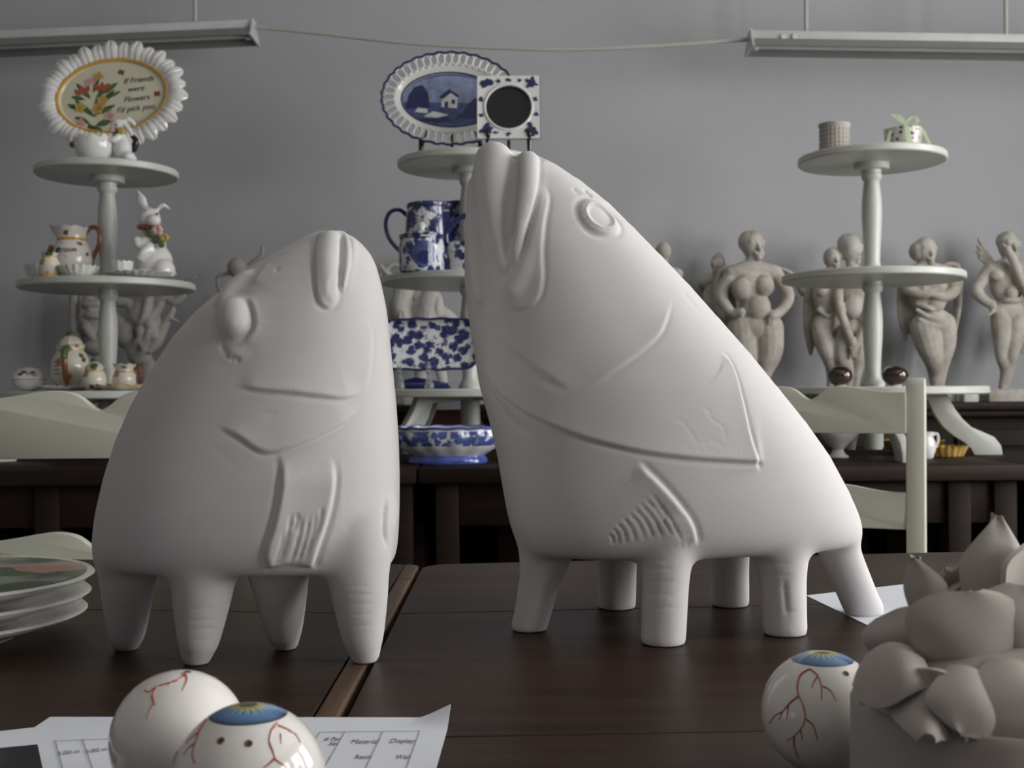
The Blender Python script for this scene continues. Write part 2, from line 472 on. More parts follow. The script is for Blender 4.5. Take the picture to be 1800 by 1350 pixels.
# ------------------------------------------------------------------ the walking fish
def relief(me, specs):
    """carve creases, folds and bumps into a mesh: each line is laid on the surface first, then pressed in by true distance"""
    n = len(me.vertices); co = np.empty(n * 3); me.vertices.foreach_get('co', co); co = co.reshape(-1, 3)
    nor = np.empty(n * 3); me.vertices.foreach_get('normal', nor); nor = nor.reshape(-1, 3)
    tree = BVHTree.FromPolygons([tuple(c) for c in co], [tuple(p.vertices) for p in me.polygons])
    def hit(px, py):
        d = ray(px, py).normalized(); h = tree.ray_cast(CAM, d)
        if h[0] is not None: return h[0], h[1]
        q = tree.find_nearest(at(px, py, float(co[:, 1].mean()))); return q[0], q[1]
    disp = np.zeros(n)
    for s in specs:
        kind = s[0]
        if kind == 'bump':
            _, (cx, cy), (rx, ry), amp, rot, prof = s
            c, nn = hit(cx, cy); k = c.y / FPX
            c = np.array(c); nn = np.array(nn)
            near = np.where(np.abs(co - c).max(axis=1) < max(rx, ry) * k * 2.6)[0]
            d = co[near] - c
            ux = np.array((1.0, 0, 0)) - nn * nn[0]; ux /= np.linalg.norm(ux); uy = np.cross(nn, ux); uy *= np.sign(uy[2]) or 1
            du, dv = d @ ux, d @ uy
            cr, sr = math.cos(rot), math.sin(rot)
            e1, e2 = (du * cr + dv * sr) / (rx * k), (-du * sr + dv * cr) / (ry * k)
            r = np.sqrt(e1 ** 2 + e2 ** 2)
            if prof == 'dome': w = np.sqrt(np.clip(1 - r ** 2, 0, 1)) - .25 * np.exp(-((r - 1.12) / .14) ** 2)
            elif prof == 'ring': w = np.exp(-((r - .82) / .2) ** 4) * .9 + .45 * (r < .8) - .35 * np.exp(-((r - 1.2) / .13) ** 2)
            else: w = np.exp(-r ** 2 * 1.6)
            ok = (nor[near] @ nn) > -.2
            disp[near] += amp * w * ok
            continue
        _, pts, amp, w = s[:4]; L = s[4] if len(s) > 4 else .02; taper = s[5] if len(s) > 5 else .18
        P2 = catmull(pts, max(12, int(np.linalg.norm(np.diff(np.array(pts, float), axis=0), axis=1).sum() / 3)))
        H = [hit(*p) for p in P2]
        P = np.array([tuple(h[0]) for h in H]); N = np.array([tuple(h[1]) for h in H])
        T = np.gradient(P, axis=0); T /= np.linalg.norm(T, axis=1)[:, None] + 1e-12
        left = np.cross(N, T)
        reach = max(4 * w, 3.2 * L if kind == 'step' else 0)
        lo, hi = P.min(axis=0) - reach, P.max(axis=0) + reach
        near = np.where(((co > lo) & (co < hi)).all(axis=1))[0]
        if not len(near): continue
        V = co[near]; best = np.full(len(near), 1e9); bi = np.zeros(len(near), int)
        for j in range(len(P)):
            dd = ((V - P[j]) ** 2).sum(axis=1); m_ = dd < best; best[m_] = dd[m_]; bi[m_] = j
        dist = np.sqrt(best); tt = bi / (len(P) - 1)
        fade = np.ones(len(near))
        ta, tb = taper if isinstance(taper, tuple) else (taper, taper)
        f1 = np.clip(tt / ta, 0, 1) if ta else 1.0; f2 = np.clip((1 - tt) / tb, 0, 1) if tb else 1.0
        fade = np.minimum(f1, f2) * fade; fade = fade * fade * (3 - 2 * fade)
        off = V - P[bi]
        sd = (off * left[bi]).sum(axis=1)
        along = np.abs((off * T[bi]).sum(axis=1))
        fade = fade * np.exp(-(along / (w * 2.0)) ** 2)
        if kind == 'groove': dz = -amp * np.exp(-(dist / w) ** 2)
        elif kind == 'ridge': dz = amp * np.exp(-(dist / w) ** 2)
        else:
            S = 1 / (1 + np.exp(-np.clip(sd / (w * .28), -30, 30)))
            dz = amp * S * np.exp(-np.maximum(sd, 0) / L) - .45 * amp * np.exp(-((sd + w * .9) / w) ** 2)
        ok = (nor[near] * N[bi]).sum(axis=1) > -.3
        disp[near] += dz * fade * ok
    co += nor * disp[:, None]
    me.vertices.foreach_set('co', co.reshape(-1)); me.update()

def fish_body(rows, axis_pt, theta, step=5, expo=2.25, n=120):
    """a closed lofted trunk: rows = (picture y, left x, right x, half thickness)"""
    R = np.array(rows, float); ys = np.arange(R[0, 0], R[-1, 0] + .01, step)
    ys = np.unique(np.concatenate([ys, R[:, 0]]))
    prof = np.array([[np.interp(y, R[:, 0], R[:, k]) for k in range(1, 4)] for y in ys])
    ker = np.array([1, 2, 3, 2, 1.]); ker /= ker.sum()
    pad = np.vstack([prof[:1]] * 2 + [prof] + [prof[-1:]] * 2)
    sm = np.stack([np.convolve(pad[:, k], ker, 'valid') for k in range(3)], 1)
    sm[0], sm[-1] = prof[0], prof[-1]
    vs, fs = [], []
    for (xl, xr, b_), y in zip(sm, ys):
        Y = axis_pt[1]
        for _ in range(6):
            c = at((xl + xr) / 2, y, Y); Y = axis_pt[1] + (c.x - axis_pt[0]) * math.tan(theta)
        c = at((xl + xr) / 2, y, Y); W = (xr - xl) / 2 * pxm(Y)
        a = math.sqrt(max(W * W - (b_ * math.sin(theta)) ** 2, (W * .45) ** 2)) / math.cos(theta)
        for k in range(n):
            t = 2 * PI * k / n; ct, st = math.cos(t), math.sin(t)
            u = a * math.copysign(abs(ct) ** (2 / expo), ct); v = b_ * math.copysign(abs(st) ** (2 / expo), st)
            vs.append((c.x + u * math.cos(theta) - v * math.sin(theta), c.y + u * math.sin(theta) + v * math.cos(theta), c.z))
    m = len(ys)
    for i in range(m - 1):
        for k in range(n):
            a_, b2 = i * n + k, i * n + (k + 1) % n
            fs.append((a_, a_ + n, b2 + n, b2))
    fs.append(tuple(range(n))); fs.append(tuple(range((m - 1) * n, m * n))[::-1])
    return vs, fs

def soften(me, z0, width, iters):
    """extra smoothing where the legs leave the trunk, so that they run into it as a fillet"""
    n = len(me.vertices); co = np.empty(n * 3); me.vertices.foreach_get('co', co); co = co.reshape(-1, 3)
    ed = np.empty(len(me.edges) * 2, int); me.edges.foreach_get('vertices', ed); ed = ed.reshape(-1, 2)
    i, j = np.concatenate([ed[:, 0], ed[:, 1]]), np.concatenate([ed[:, 1], ed[:, 0]])
    deg = np.maximum(np.bincount(i, minlength=n), 1)
    w = np.exp(-((co[:, 2] - z0) / width) ** 2)[:, None] * .8
    for _ in range(iters):
        avg = np.stack([np.bincount(i, weights=co[j, k], minlength=n) / deg for k in range(3)], 1)
        co += (avg - co) * w
    me.vertices.foreach_set('co', co.reshape(-1)); me.update()

def fish(name, label, rows, axis_pt, theta, legs, reliefs, voxel, lumps=(), expo=2.25, pointed=False):
    mb = MB(); mb.add(*fish_body(rows, axis_pt, theta, expo=expo))
    tree = BVHTree.FromPolygons(mb.v, mb.f)
    for pts, sink in lumps:                          # lips and other rounded masses laid on the trunk
        Q = []
        for px, py, r in pts:
            h = tree.ray_cast(CAM, ray(px, py).normalized())
            p = h[0] if h[0] is not None else None
            Yc = (p.y if p is not None else axis_pt[1] + (at(px, py, axis_pt[1]).x - axis_pt[0]) * math.tan(theta) - .02)
            rr = r * pxm(Yc); Q.append((at(px, py, Yc + rr * sink), rr))
        mb.tube([q for q, _ in Q], [r for _, r in Q], 20, samples=14, round_ends=True)
    for (tx, ty, tw, fx, fy, fw, dY) in legs:
        F = on_z(fx, fy, TZ); rb = fw / 2 * pxm(F.y)
        F = F + Vector((0, rb * .8, 0)); F.x = at(fx, fy, F.y).x; Yt = F.y + dY
        T = at(tx, ty, Yt); rt = tw / 2 * pxm(Yt)
        if pointed:
            pts = [T + Vector((0, .016, .026)), T, lerp(T, F, .5), lerp(T, F, .82), F + Vector((0, 0, rb * .6))]
            mb.tube(pts, [rt * 1.05, rt * .95, lerp(rt, rb, .55), lerp(rt, rb, .88), rb * .92], 24, samples=14, round_ends=True)
        else:
            pts = [T + Vector((0, 0, .022)), T, lerp(T, F, .45), lerp(T, F, .85), F + Vector((0, 0, .004)), F - Vector((0, 0, .002))]
            mb.tube(pts, [rt * 1.12, rt * .98, lerp(rt, rb, .8), rb * 1.02, rb * 1.02, rb * .95], 24, round_ends=False)
    me = fuse(mb, voxel, 34, .5)
    soften(me, .846, .026, 70)
    relief(me, reliefs)
    n = len(me.vertices); co = np.empty(n * 3); me.vertices.foreach_get('co', co); co = co.reshape(-1, 3)
    co[:, 2] = np.maximum(co[:, 2], TZ + .0003)
    low = co[:, 2].min()
    base = Vector((axis_pt[0], axis_pt[1], TZ))
    co -= np.array(base); co[:, 2] += (TZ + .0003 - low)
    me.vertices.foreach_set('co', co.reshape(-1)); me.update()
    me.materials.clear(); me.materials.append(M['plaster'])
    me.polygons.foreach_set('material_index', [0] * len(me.polygons))
    me.polygons.foreach_set('use_smooth', [True] * len(me.polygons)); me.update()
    o = link_mesh(name, me, None, base); me.name = name
    return tag(o, label, 'sculpture')

RF_ROWS = [(276, 843, 950, .024), (284, 836, 960, .034), (292, 832, 974, .043), (320, 827, 1016, .056), (360, 822, 1067, .068),
           (400, 819, 1107, .078), (450, 818, 1156, .088), (500, 819, 1205, .095), (560, 826, 1259, .102), (620, 836, 1313, .108), (680, 846, 1363, .112),
           (740, 863, 1413, .114), (800, 877, 1457, .115), (860, 887, 1491, .115), (905, 895, 1513, .113), (930, 902, 1522, .110), (945, 908, 1525, .106), (956, 913, 1520, .100), (962, 922, 1510, .092)]
RF_LEGS = [(964, 950, 112, 930, 1112, 64, -.005), (1172, 948, 104, 1166, 1137, 80, .005), (1372, 948, 108, 1380, 1120, 78, .005),
           (1466, 945, 80, 1521, 1083, 66, -.04), (1085, 955, 74, 1084, 1072, 68, -.03), (1282, 955, 74, 1284, 1068, 66, -.03)]
RF_LUMPS = [([(868, 282, 35), (867, 330, 37), (874, 400, 28), (886, 470, 14)], .35), ([(927, 286, 23), (926, 335, 24), (914, 395, 19), (903, 455, 9)], .15),
            ([(952, 345, 8), (944, 400, 15), (925, 470, 27), (910, 505, 36)], .75), ([(845, 330, 26), (842, 420, 24), (850, 520, 18)], .7)]
fan = []
for (x0, y0, x1, y1) in ((1140, 862, 1200, 955), (1130, 872, 1182, 945), (1122, 880, 1168, 952), (1112, 890, 1150, 948), (1104, 900, 1134, 950), (1094, 908, 1118, 955), (1084, 918, 1102, 958), (1076, 928, 1088, 958), (1150, 885, 1172, 915), (1070, 940, 1078, 958)):
    fan.append(('groove', [(x0, y0), ((x0 + x1) / 2 + 4, (y0 + y1) / 2 - 3), (x1, y1)], .0017, .0012, 0, .2))
wr = []
for (x0, x1, y) in ((1130, 1195, 1000), (1135, 1200, 1022), (1132, 1190, 1045), (1140, 1200, 1068), (1345, 1400, 1010), (1338, 1395, 990), (1350, 1405, 1035), (1355, 1410, 1075), (1135, 1180, 985)):
    wr.append(('groove', [(x0, y + 3), ((x0 + x1) / 2, y), (x1, y + 2)], .0006, .0012, 0, .3))
RF_REL = [
    ('groove', [(906, 254), (908, 300), (904, 350), (899, 400), (893, 452)], .0062, .0034, 0, (0, .3)),
    ('groove', [(950, 268), (951, 310), (944, 350), (930, 400), (916, 450), (906, 478)], .0038, .0024, 0, (0, .3)),
    ('step', [(866, 470), (866, 500), (875, 526), (895, 540), (925, 541), (946, 524), (954, 490), (953, 440), (957, 390), (963, 350), (956, 322)], .0022, .0024, .012, .12),
    ('bump', (1054, 381), (39, 35), .0031, -.35, 'ring'),
    ('bump', (1075, 375), (26, 26), -.0025, -.35, 'soft'),
    ('groove', [(1018, 398), (1040, 413), (1066, 417), (1090, 402)], .0008, .002, 0, .3),
    ('groove', [(1026, 332), (1034, 340), (1042, 346)], .0022, .0022, 0, .2),
    ('groove', [(1005, 330), (1020, 342)], .001, .003, 0, .2),
    ('step', [(1018, 686), (1060, 664), (1100, 638), (1140, 607), (1164, 580), (1178, 540), (1182, 515)], .0020, .0024, .012, .3),
    ('step', [(868, 582), (900, 612), (940, 645), (980, 672), (1012, 684)], .0022, .004, .016, .3),
    ('step', [(842, 625), (868, 678), (915, 718), (1000, 759), (1100, 788), (1200, 804), (1300, 811), (1330, 812)], .0034, .0026, .018, (.1, 0)),
    ('step', [(1331, 814), (1318, 765), (1304, 700), (1290, 650), (1275, 626), (1258, 618)], .0030, .0024, .016, (0, .2)),
    ('groove', [(848, 640), (870, 700), (905, 745), (960, 780)], .0016, .005, 0, .3),
    ('step', [(1226, 962), (1218, 925), (1195, 890), (1160, 850), (1120, 812)], .0048, .0030, .018, .12),
    ('groove', [(1228, 710), (1246, 724), (1252, 738), (1270, 750), (1276, 772)], .0005, .0010, 0, .2),
    ('groove', [(1170, 742), (1195, 738), (1215, 762), (1226, 778), (1252, 776), (1280, 790)], .0003, .0013, 0, .2),
    ('groove', [(1196, 508), (1215, 530), (1236, 552)], .0007, .004, 0, .3),
    ('groove', [(1378, 1010), (1380, 1050), (1385, 1090)], .0018, .0025, 0, .3),
    ('bump', (1390, 1040), (26, 50), .0015, 0, 'soft'),
] + fan + wr
fish('fish_sculpture', 'tall white plaster fish on six legs with thick lips pointing up', RF_ROWS, (.2, 1.27), math.radians(13.6), RF_LEGS, RF_REL, .0019, RF_LUMPS)

LF_ROWS = [(408, 556, 606, .016), (416, 540, 620, .026), (428, 520, 636, .035), (445, 488, 650, .043), (465, 455, 660, .051), (490, 420, 667, .058), (515, 390, 673, .064), (545, 352, 679, .070), (590, 311, 684, .076),
           (650, 271, 690, .082), (710, 237, 696, .087), (770, 211, 700, .091), (830, 191, 702, .093), (890, 176, 702, .092), (940, 167, 701, .088), (970, 164, 699, .082), (988, 166, 697, .076), (997, 174, 690, .068)]
LF_LEGS = [(226, 962, 122, 222, 1146, 60, -.042), (362, 955, 146, 346, 1172, 64, -.010), (488, 970, 130, 502, 1145, 56, -.03), (626, 955, 138, 641, 1169, 64, -.010)]
LF_LUMPS = [([(580, 424, 20), (575, 465, 22), (575, 518, 19)], .55), ([(616, 430, 14), (610, 475, 10), (603, 510, 5)], .4), ([(436, 490, 18), (412, 512, 22), (396, 535, 20)], .72), ([(414, 553, 33), (415, 570, 33)], .28)]
fan = []
for (x0, y0, x1, y1) in ((500, 930, 482, 992), (514, 895, 490, 994), (532, 905, 508, 996), (546, 900, 520, 996), (556, 895, 535, 985), (565, 888, 552, 945), (522, 900, 516, 935)):
    fan.append(('groove', [(x0, y0), ((x0 + x1) / 2 + 3, (y0 + y1) / 2), (x1, y1)], .0018, .0015, 0, .25))
wr = []
for (x0, x1, y) in ((320, 395, 1090), (325, 390, 1105), (318, 398, 1070), (600, 665, 1045), (605, 668, 1062), (608, 665, 1080), (610, 668, 1100), (330, 380, 1125), (600, 660, 1030), (200, 250, 1070)):
    wr.append(('groove', [(x0, y + 2), ((x0 + x1) / 2, y), (x1, y + 1)], .0005, .0012, 0, .3))
LF_REL = [
    ('groove', [(600, 400), (600, 440), (598, 480), (597, 525)], .0042, .0022, 0, (0, .2)),
    ('step', [(560, 412), (555, 440), (554, 480), (556, 510), (562, 532), (577, 541), (591, 530), (597, 512)], .0022, .0022, .010, (0, .15)),
    ('step', [(600, 520), (609, 490), (615, 455), (613, 425), (606, 408)], .0020, .002, .008, (.2, 0)),
    ('step', [(420, 522), (438, 530), (448, 556), (446, 580), (432, 596), (415, 600)], .0030, .0022, .010, .25),
    ('step', [(468, 462), (455, 482), (440, 502)], .0020, .0022, .010, .3),
    ('groove', [(386, 600), (396, 618), (404, 636)], .0016, .0022, 0, .3),
    ('groove', [(404, 636), (412, 630), (424, 636)], .0020, .002, 0, .2),
    ('bump', (414, 622), (22, 18), .0022, 0, 'soft'),
    ('step', [(412, 678), (460, 686), (510, 690), (560, 696), (605, 700), (640, 688)], .0030, .0022, .014, .16),
    ('step', [(638, 690), (648, 660), (653, 620), (652, 580), (640, 555)], .0013, .003, .012, .3),
    ('step', [(376, 746), (420, 768), (462, 794), (505, 788), (560, 766), (605, 742), (636, 716)], .0030, .0022, .014, .16),
    ('groove', [(352, 772), (400, 806), (430, 830)], .0002, .002, 0, .3),
    ('step', [(489, 790), (495, 830), (492, 870), (482, 920), (468, 968), (472, 1000)], .0050, .0028, .016, (.3, .05)),
    ('step', [(548, 1000), (560, 960), (576, 910), (586, 860), (586, 822), (578, 800)], .0046, .0028, .016, (.05, .3)),
    ('groove', [(680, 868), (677, 905), (677, 940), (683, 968)], .0040, .0030, 0, .3),
    ('groove', [(668, 495), (678, 545), (685, 600), (688, 650)], .0018, .0024, 0, .25),
    ('groove', [(460, 722), (475, 728), (490, 722)], .0005, .0014, 0, .3),
    ('groove', [(490, 470), (485, 478)], .001, .002, 0, .2),
] + fan + wr
fish('fish_sculpture', 'shorter white plaster fish on four tapering legs with closed mouth pointing up', LF_ROWS, (-.245, 1.125), math.radians(-3), LF_LEGS, LF_REL, .0019, LF_LUMPS, pointed=True)
# ================================================================== materials for the pottery
def stone(name, a, b_, c_):
    t = NT(name); v = t.co()
    f, _ = t.noise(v, 9, 6, .65); g, _ = t.noise(v, 60, 4, .6); h, _ = t.noise(v, 22, 4, .6, .8)
    c = t.ramp(f, [(.32, b_), (.55, a), (.75, c_)])
    c = t.mix(t.ramp(h, [(.55, (0, 0, 0)), (.72, (.6, .6, .6))]), c, b_)
    t.bump(g, .25, .003); return t.done(c, .7, .3)
M['stone'] = stone('stone', (.52, .49, .44), (.33, .28, .23), (.60, .58, .53))
M['stone_pale'] = stone('pale_stone', (.62, .60, .57), (.48, .45, .41), (.70, .68, .65))
M['stone_grey'] = stone('grey_stone', (.40, .38, .36), (.30, .27, .25), (.48, .46, .44))
M['ceramic'] = plain('white_ceramic', (.74, .73, .71), .16, .5, .3, var=.03)
M['bisque'] = plain('bisque', (.44, .40, .365), .8, .2, var=.05, vscale=12, bump=.12, bscale=90)
M['cream_cer'] = plain('cream_ceramic', (.68, .64, .52), .18, .5, .3, var=.05)
M['print_cream'] = plain('cream_print', (.62, .60, .46), .3, .4, .2, var=.05)
M['gold'] = plain('ochre_glaze', (.58, .33, .06), .3, .5, .2, var=.1)
M['blue'] = plain('blue_glaze', (.016, .020, .095), .15, .5, .3, var=.25, vscale=30)
M['blue_bright'] = plain('bright_blue_glaze', (.07, .10, .38), .12, .5, .4, var=.3, vscale=40)
M['brown_glaze'] = plain('brown_glaze', (.22, .075, .03), .2, .5, .3, var=.3, vscale=40)
M['green_glaze'] = plain('green_glaze', (.07, .13, .045), .3, .5, .2, var=.35, vscale=40)
M['pink_glaze'] = plain('pink_glaze', (.62, .36, .33), .3, .5, .2, var=.2, vscale=40)
M['yellow_glaze'] = plain('yellow_glaze', (.52, .34, .09), .25, .5, .2, var=.2, vscale=40)
M['red_print'] = plain('red_print', (.42, .08, .05), .4)
M['ink'] = plain('ink', (.05, .05, .05), .6)
M['ribbon'] = plain('ribbon', (.42, .50, .30), .5)
M['amber'] = None
M['paper'] = plain('paper', (.76, .785, .85), .7, .2, var=.02)
M['wood_box'] = wood('box_wood', (.05, .02, .012), (.13, .06, .035), .35, 2)
def blue_white(name, scale, cover, zlo=None, zhi=None, base=(.70, .71, .72), bright=False):
    """white glaze with a hand-painted blue floral print"""
    t = NT(name); v = t.co()
    n1, nc = t.noise(v, scale * 1.9, 5, .72)
    w = t.n.new('ShaderNodeVectorMath'); w.operation = 'MULTIPLY_ADD'; t.l.new(nc, w.inputs[0])
    w.inputs[1].default_value = (1.25 / scale,) * 3; t.l.new(v, w.inputs[2])
    d, dc = t.voro(w.outputs[0], scale)
    pick = t.ramp(dc, [(cover - .02, (1, 1, 1)), (cover + .02, (0, 0, 0))]) if False else None
    blob = t.ramp(d, [(cover * .62, (1, 1, 1)), (cover * .62 + .10, (0, 0, 0))])
    d2, _ = t.voro(w.outputs[0], scale * 2.7)
    leaf = t.ramp(d2, [(.16, (.8, .8, .8)), (.26, (0, 0, 0))])
    k = t.math('MAXIMUM', blob, leaf)
    if zlo is not None:
        z = t.sep(t.co())[2]
        band = t.math('MULTIPLY', t.math('GREATER_THAN', z, zlo), t.math('LESS_THAN', z, zhi))
        k = t.math('MULTIPLY', k, band)
    tone, _ = t.noise(v, scale * 4, 3)
    lo, hi = ((.03, .05, .20), (.11, .16, .42)) if bright else ((.010, .013, .070), (.045, .06, .19))
    bl = t.ramp(tone, [(.35, lo), (.7, hi)])
    return t.done(t.mix(k, base, bl), .14, .5, .35)
M['bw_fine'] = blue_white('blue_floral_fine', 34, .78)
M['bw_dense'] = blue_white('blue_floral_dense', 22, .98)
M['bw_tray'] = blue_white('blue_floral_tray', 33, .80)
M['bw_bowl'] = blue_white('blue_floral_bowl', 40, .92, .058, .104, bright=True)
def flower_paint(name, base, scale, cover):
    t = NT(name); v = t.co(); n1, nc = t.noise(v, scale * 2, 3)
    w = t.n.new('ShaderNodeVectorMath'); w.operation = 'MULTIPLY_ADD'; t.l.new(nc, w.inputs[0])
    w.inputs[1].default_value = (.35 / scale,) * 3; t.l.new(v, w.inputs[2])
    d, dc = t.voro(w.outputs[0], scale)
    s = t.n.new('ShaderNodeSeparateColor'); t.l.new(dc, s.inputs[0])
    pal = t.ramp(s.outputs[0], [(0, (.16, .06, .03)), (.3, (.07, .11, .04)), (.55, (.45, .20, .08)), (.75, (.10, .05, .04)), (.9, (.5, .33, .12))], 'CONSTANT')
    on = t.math('MULTIPLY', t.ramp(d, [(.30, (1, 1, 1)), (.42, (0, 0, 0))]), t.math('LESS_THAN', s.outputs[1], cover))
    return t.done(t.mix(on, base, pal), .16, .5, .3)
M['paint_cream'] = flower_paint('flower_painted_cream', (.66, .62, .52), 26, .62)
M['paint_white'] = flower_paint('flower_painted_white', (.70, .67, .62), 30, .42)
M['paint_chintz'] = flower_paint('chintz', (.66, .63, .58), 62, .95)
def amber():
    t = NT('dark_amber_glaze'); z = t.sep(t.co())[2]
    f, _ = t.noise(t.co(), 30, 3)
    k = t.math('ADD', t.math('MULTIPLY', z, 9.0), t.math('MULTIPLY', f, .35))
    c = t.ramp(k, [(.1, (.004, .005, .005)), (.42, (.040, .007, .004)), (.60, (.022, .005, .003)), (.85, (.006, .010, .005))])
    return t.done(c, .06, .6, .6)
M['amber'] = amber()
def clear():
    t = NT('clear_acrylic'); t.b.inputs['Transmission Weight'].default_value = .92; t.b.inputs['IOR'].default_value = 1.45
    return t.done((.93, .95, .95), .06, .5)
M['clear'] = clear()

def text_part(body, size, mat, parent, mtx, shear=.25, align='CENTER', name='lettering', thick=.0003):
    cu = bpy.data.curves.new('t', 'FONT'); cu.body = body; cu.size = size; cu.shear = shear; cu.align_x = align; cu.extrude = thick
    tmp = bpy.data.objects.new('t', cu); COL.objects.link(tmp)
    dg = bpy.context.evaluated_depsgraph_get(); me = bpy.data.meshes.new_from_object(tmp.evaluated_get(dg))
    bpy.data.objects.remove(tmp); bpy.data.curves.remove(cu)
    me.materials.clear(); me.materials.append(mat); me.name = name
    me.transform(mtx)
    return link_mesh(name, me, parent)

# ================================================================== long counter and raised sideboard at the back wall
CZ, CY0, LEDGE_Y, LEDGE_Z = .76, 3.6, 4.80, .932
root = thing('long_counter', 'long dark wooden counter table in front of the sideboard, carrying the display stands', 'counter', (0, 4.195, 0))
for x0, x1 in ((-3.2, -.29), (-.285, 1.55), (1.555, 3.3)):
    MB().box(((x0 + x1) / 2, 0, CZ - .024), (x1 - x0, 1.19, .048)).build('counter_top', M['counter'], root, bevel=.006)
for x0, x1 in ((-3.1, -.36), (-.22, 1.48), (1.62, 3.2)):
    MB().box(((x0 + x1) / 2, -.525, CZ - .115), (x1 - x0, .03, .13)).build('apron', M['counter'], root, bevel=.002)
for x in (-3.0, -1.42, -.34, -.20, 1.36, 1.50, 1.64, 3.05):
    for y in (-.525, .525):
        MB().box((x, y, (CZ - .048) / 2), (.07, .07, CZ - .048)).build('leg', M['counter'], root, bevel=.004)
for x in (-2.2, -.75, .4, 2.3):
    MB().box((x, .1, .30), (.9, .5, .5)).build('storage_box', M['counter'], root, bevel=.004)
    MB().box((x, .1, .025), (.9, .5, .05)).build('plinth', M['counter'], root)
root = thing('sideboard', 'dark panelled wooden sideboard against the back wall, carrying the stone figures', 'sideboard', (0, 4.975, 0))
MB().box((0, .0, LEDGE_Z - .016), (6.6, .345, .032)).build('top_board', M['counter'], root, bevel=.005)
MB().box((0, -.135, LEDGE_Z - .046), (6.5, .03, .026)).build('moulding', M['counter'], root, bevel=.006)
MB().box((0, .03, (LEDGE_Z - .032) / 2), (6.4, .25, LEDGE_Z - .032)).build('body', M['counter'], root)
for i in range(9):
    MB().box((-2.8 + .7 * i, -.10, .52), (.58, .02, .60)).build('door_panel', M['counter'], root, bevel=.006)

# ================================================================== three display stands
SZ_BASE, SZ_LOW, SZ_UP = .238, .602, 1.012      # disc top / bottoms above the counter
def make_stand(loc, label, turn):
    root = thing('tiered_stand', label, 'display stand', loc, 0, 'white tiered stands on the counter')
    disc = lambda r, z0, th: MB().lathe([(r - .004, z0), (r, z0 + .004), (r, z0 + th - .004), (r - .004, z0 + th)], 72)
    disc(.378, SZ_BASE - .026, .026).build('base_shelf', M['stand'], root)
    disc(.308, SZ_LOW, .025).build('middle_shelf', M['stand'], root)
    disc(.250, SZ_UP, .025).build('top_shelf', M['stand'], root)
    def pillar(z0, z1, nm):
        h = z1 - z0
        pr = [(.040, 0), (.041, .03), (.036, .05), (.030, .075), (.0265, .12), (.028, .25), (.0325, .45), (.0345, .60), (.033, .72), (.027, .86), (.026, .89), (.034, .92), (.035, .955), (.032, .965), (.033, 1.0)]
        MB().lathe([(r, z0 + q * h) for r, q in pr], 28).build(nm, M['stand'], root)
    pillar(SZ_BASE, SZ_LOW, 'pillar'); pillar(SZ_LOW + .025, SZ_UP - .022, 'pillar')
    MB().lathe([(.056, SZ_UP - .022), (.06, SZ_UP - .018), (.06, SZ_UP)], 32).build('collar', M['stand'], root)
    MB().lathe([(.030, .02), (.034, .03), (.034, SZ_BASE - .03), (.05, SZ_BASE - .026)], 24).build('lower_post', M['stand'], root)
    px_leg = [(1662, 698), (1668, 712), (1676, 726), (1688, 742), (1703, 756), (1722, 764), (1742, 773), (1753, 787), (1756, 803), (1708, 803), (1702, 792), (1690, 781), (1672, 770), (1655, 755), (1640, 733), (1630, 710), (1560, 706), (1545, 698)]
    ol = [((x - 1537) * .001986, (803 - y) * .00204) for x, y in px_leg]
    leg = MB().prism(ol, -.014, .014, lambda a, q, d: Vector((a, d, q))).mesh('leg', M['stand'], bevel=.002)
    for k in range(4): link_mesh('leg', leg, root, (0, 0, 0), (0, 0, k * PI / 2 + turn))
    return root
ST_L, ST_M, ST_R = at(190, 600, 4.32), at(826, 600, 4.19), at(1534, 600, 4.15)
for p in (ST_L, ST_M, ST_R): p.z = CZ
make_stand(ST_L, 'white three-tier wooden stand loaded with floral rabbit pottery', PI / 4)
make_stand(ST_M, 'white three-tier wooden stand loaded with blue and white china', PI / 4)
make_stand(ST_R, 'white three-tier wooden stand, nearly empty, with two dark glossy eggs on its base', -.06)
Z_BASE, Z_LOW, Z_UP = CZ + SZ_BASE, CZ + SZ_LOW + .025, CZ + SZ_UP + .025
def spot(px, Y, z):                             # a standing point on a shelf
    p = at(px, 600, Y); return Vector((p.x, Y, z + .0004))
def mpx(Y): return pxm(Y)

# ------------------------------------------------------------------ left stand, top shelf: sunflower plate and rabbit with eggshell pot
k = pxm(4.42)
C = at(198, 170, 4.42)
root = thing('flower_plate', 'oval plate with white petal rim and the verse If Friends were Flowers', 'plate', (C.x, C.y, Z_UP + .0004))
cz = C.z - Z_UP
tilt = Matrix.Rotation(math.radians(-9), 4, 'X'); roll = Matrix.Rotation(math.radians(7), 4, 'Y').inverted()
PM = Matrix.Translation((0, 0, cz)) @ tilt @ Matrix.Rotation(math.radians(-7), 4, 'Y')      # plate plane: x right, z up, front = -y
ax, az = 97 * k, 67 * k
def plate_pt(u, w, d=0.0): return PM @ Vector((u, -d, w))
m = MB(); N = 64
m.add([plate_pt(math.cos(t) * ax * r, math.sin(t) * az * r, d) for r, d in ((1.06, -.006), (1.06, .004), (.97, .008), (.93, .002), (.0001, .002)) for t in [2 * PI * i / N for i in range(N)]],
      [(j * N + i, j * N + (i + 1) % N, (j + 1) * N + (i + 1) % N, (j + 1) * N + i) for j in range(4) for i in range(N)] + [tuple(range(N))])
m.build('plate_disc', M['print_cream'], root)
m = MB(); m.tube([plate_pt(math.cos(2 * PI * i / N) * ax * 1.0, math.sin(2 * PI * i / N) * az * 1.0, .007) for i in range(N + 1)], .0075, 8); m.build('gold_ring', M['gold'], root)
pet = MB()
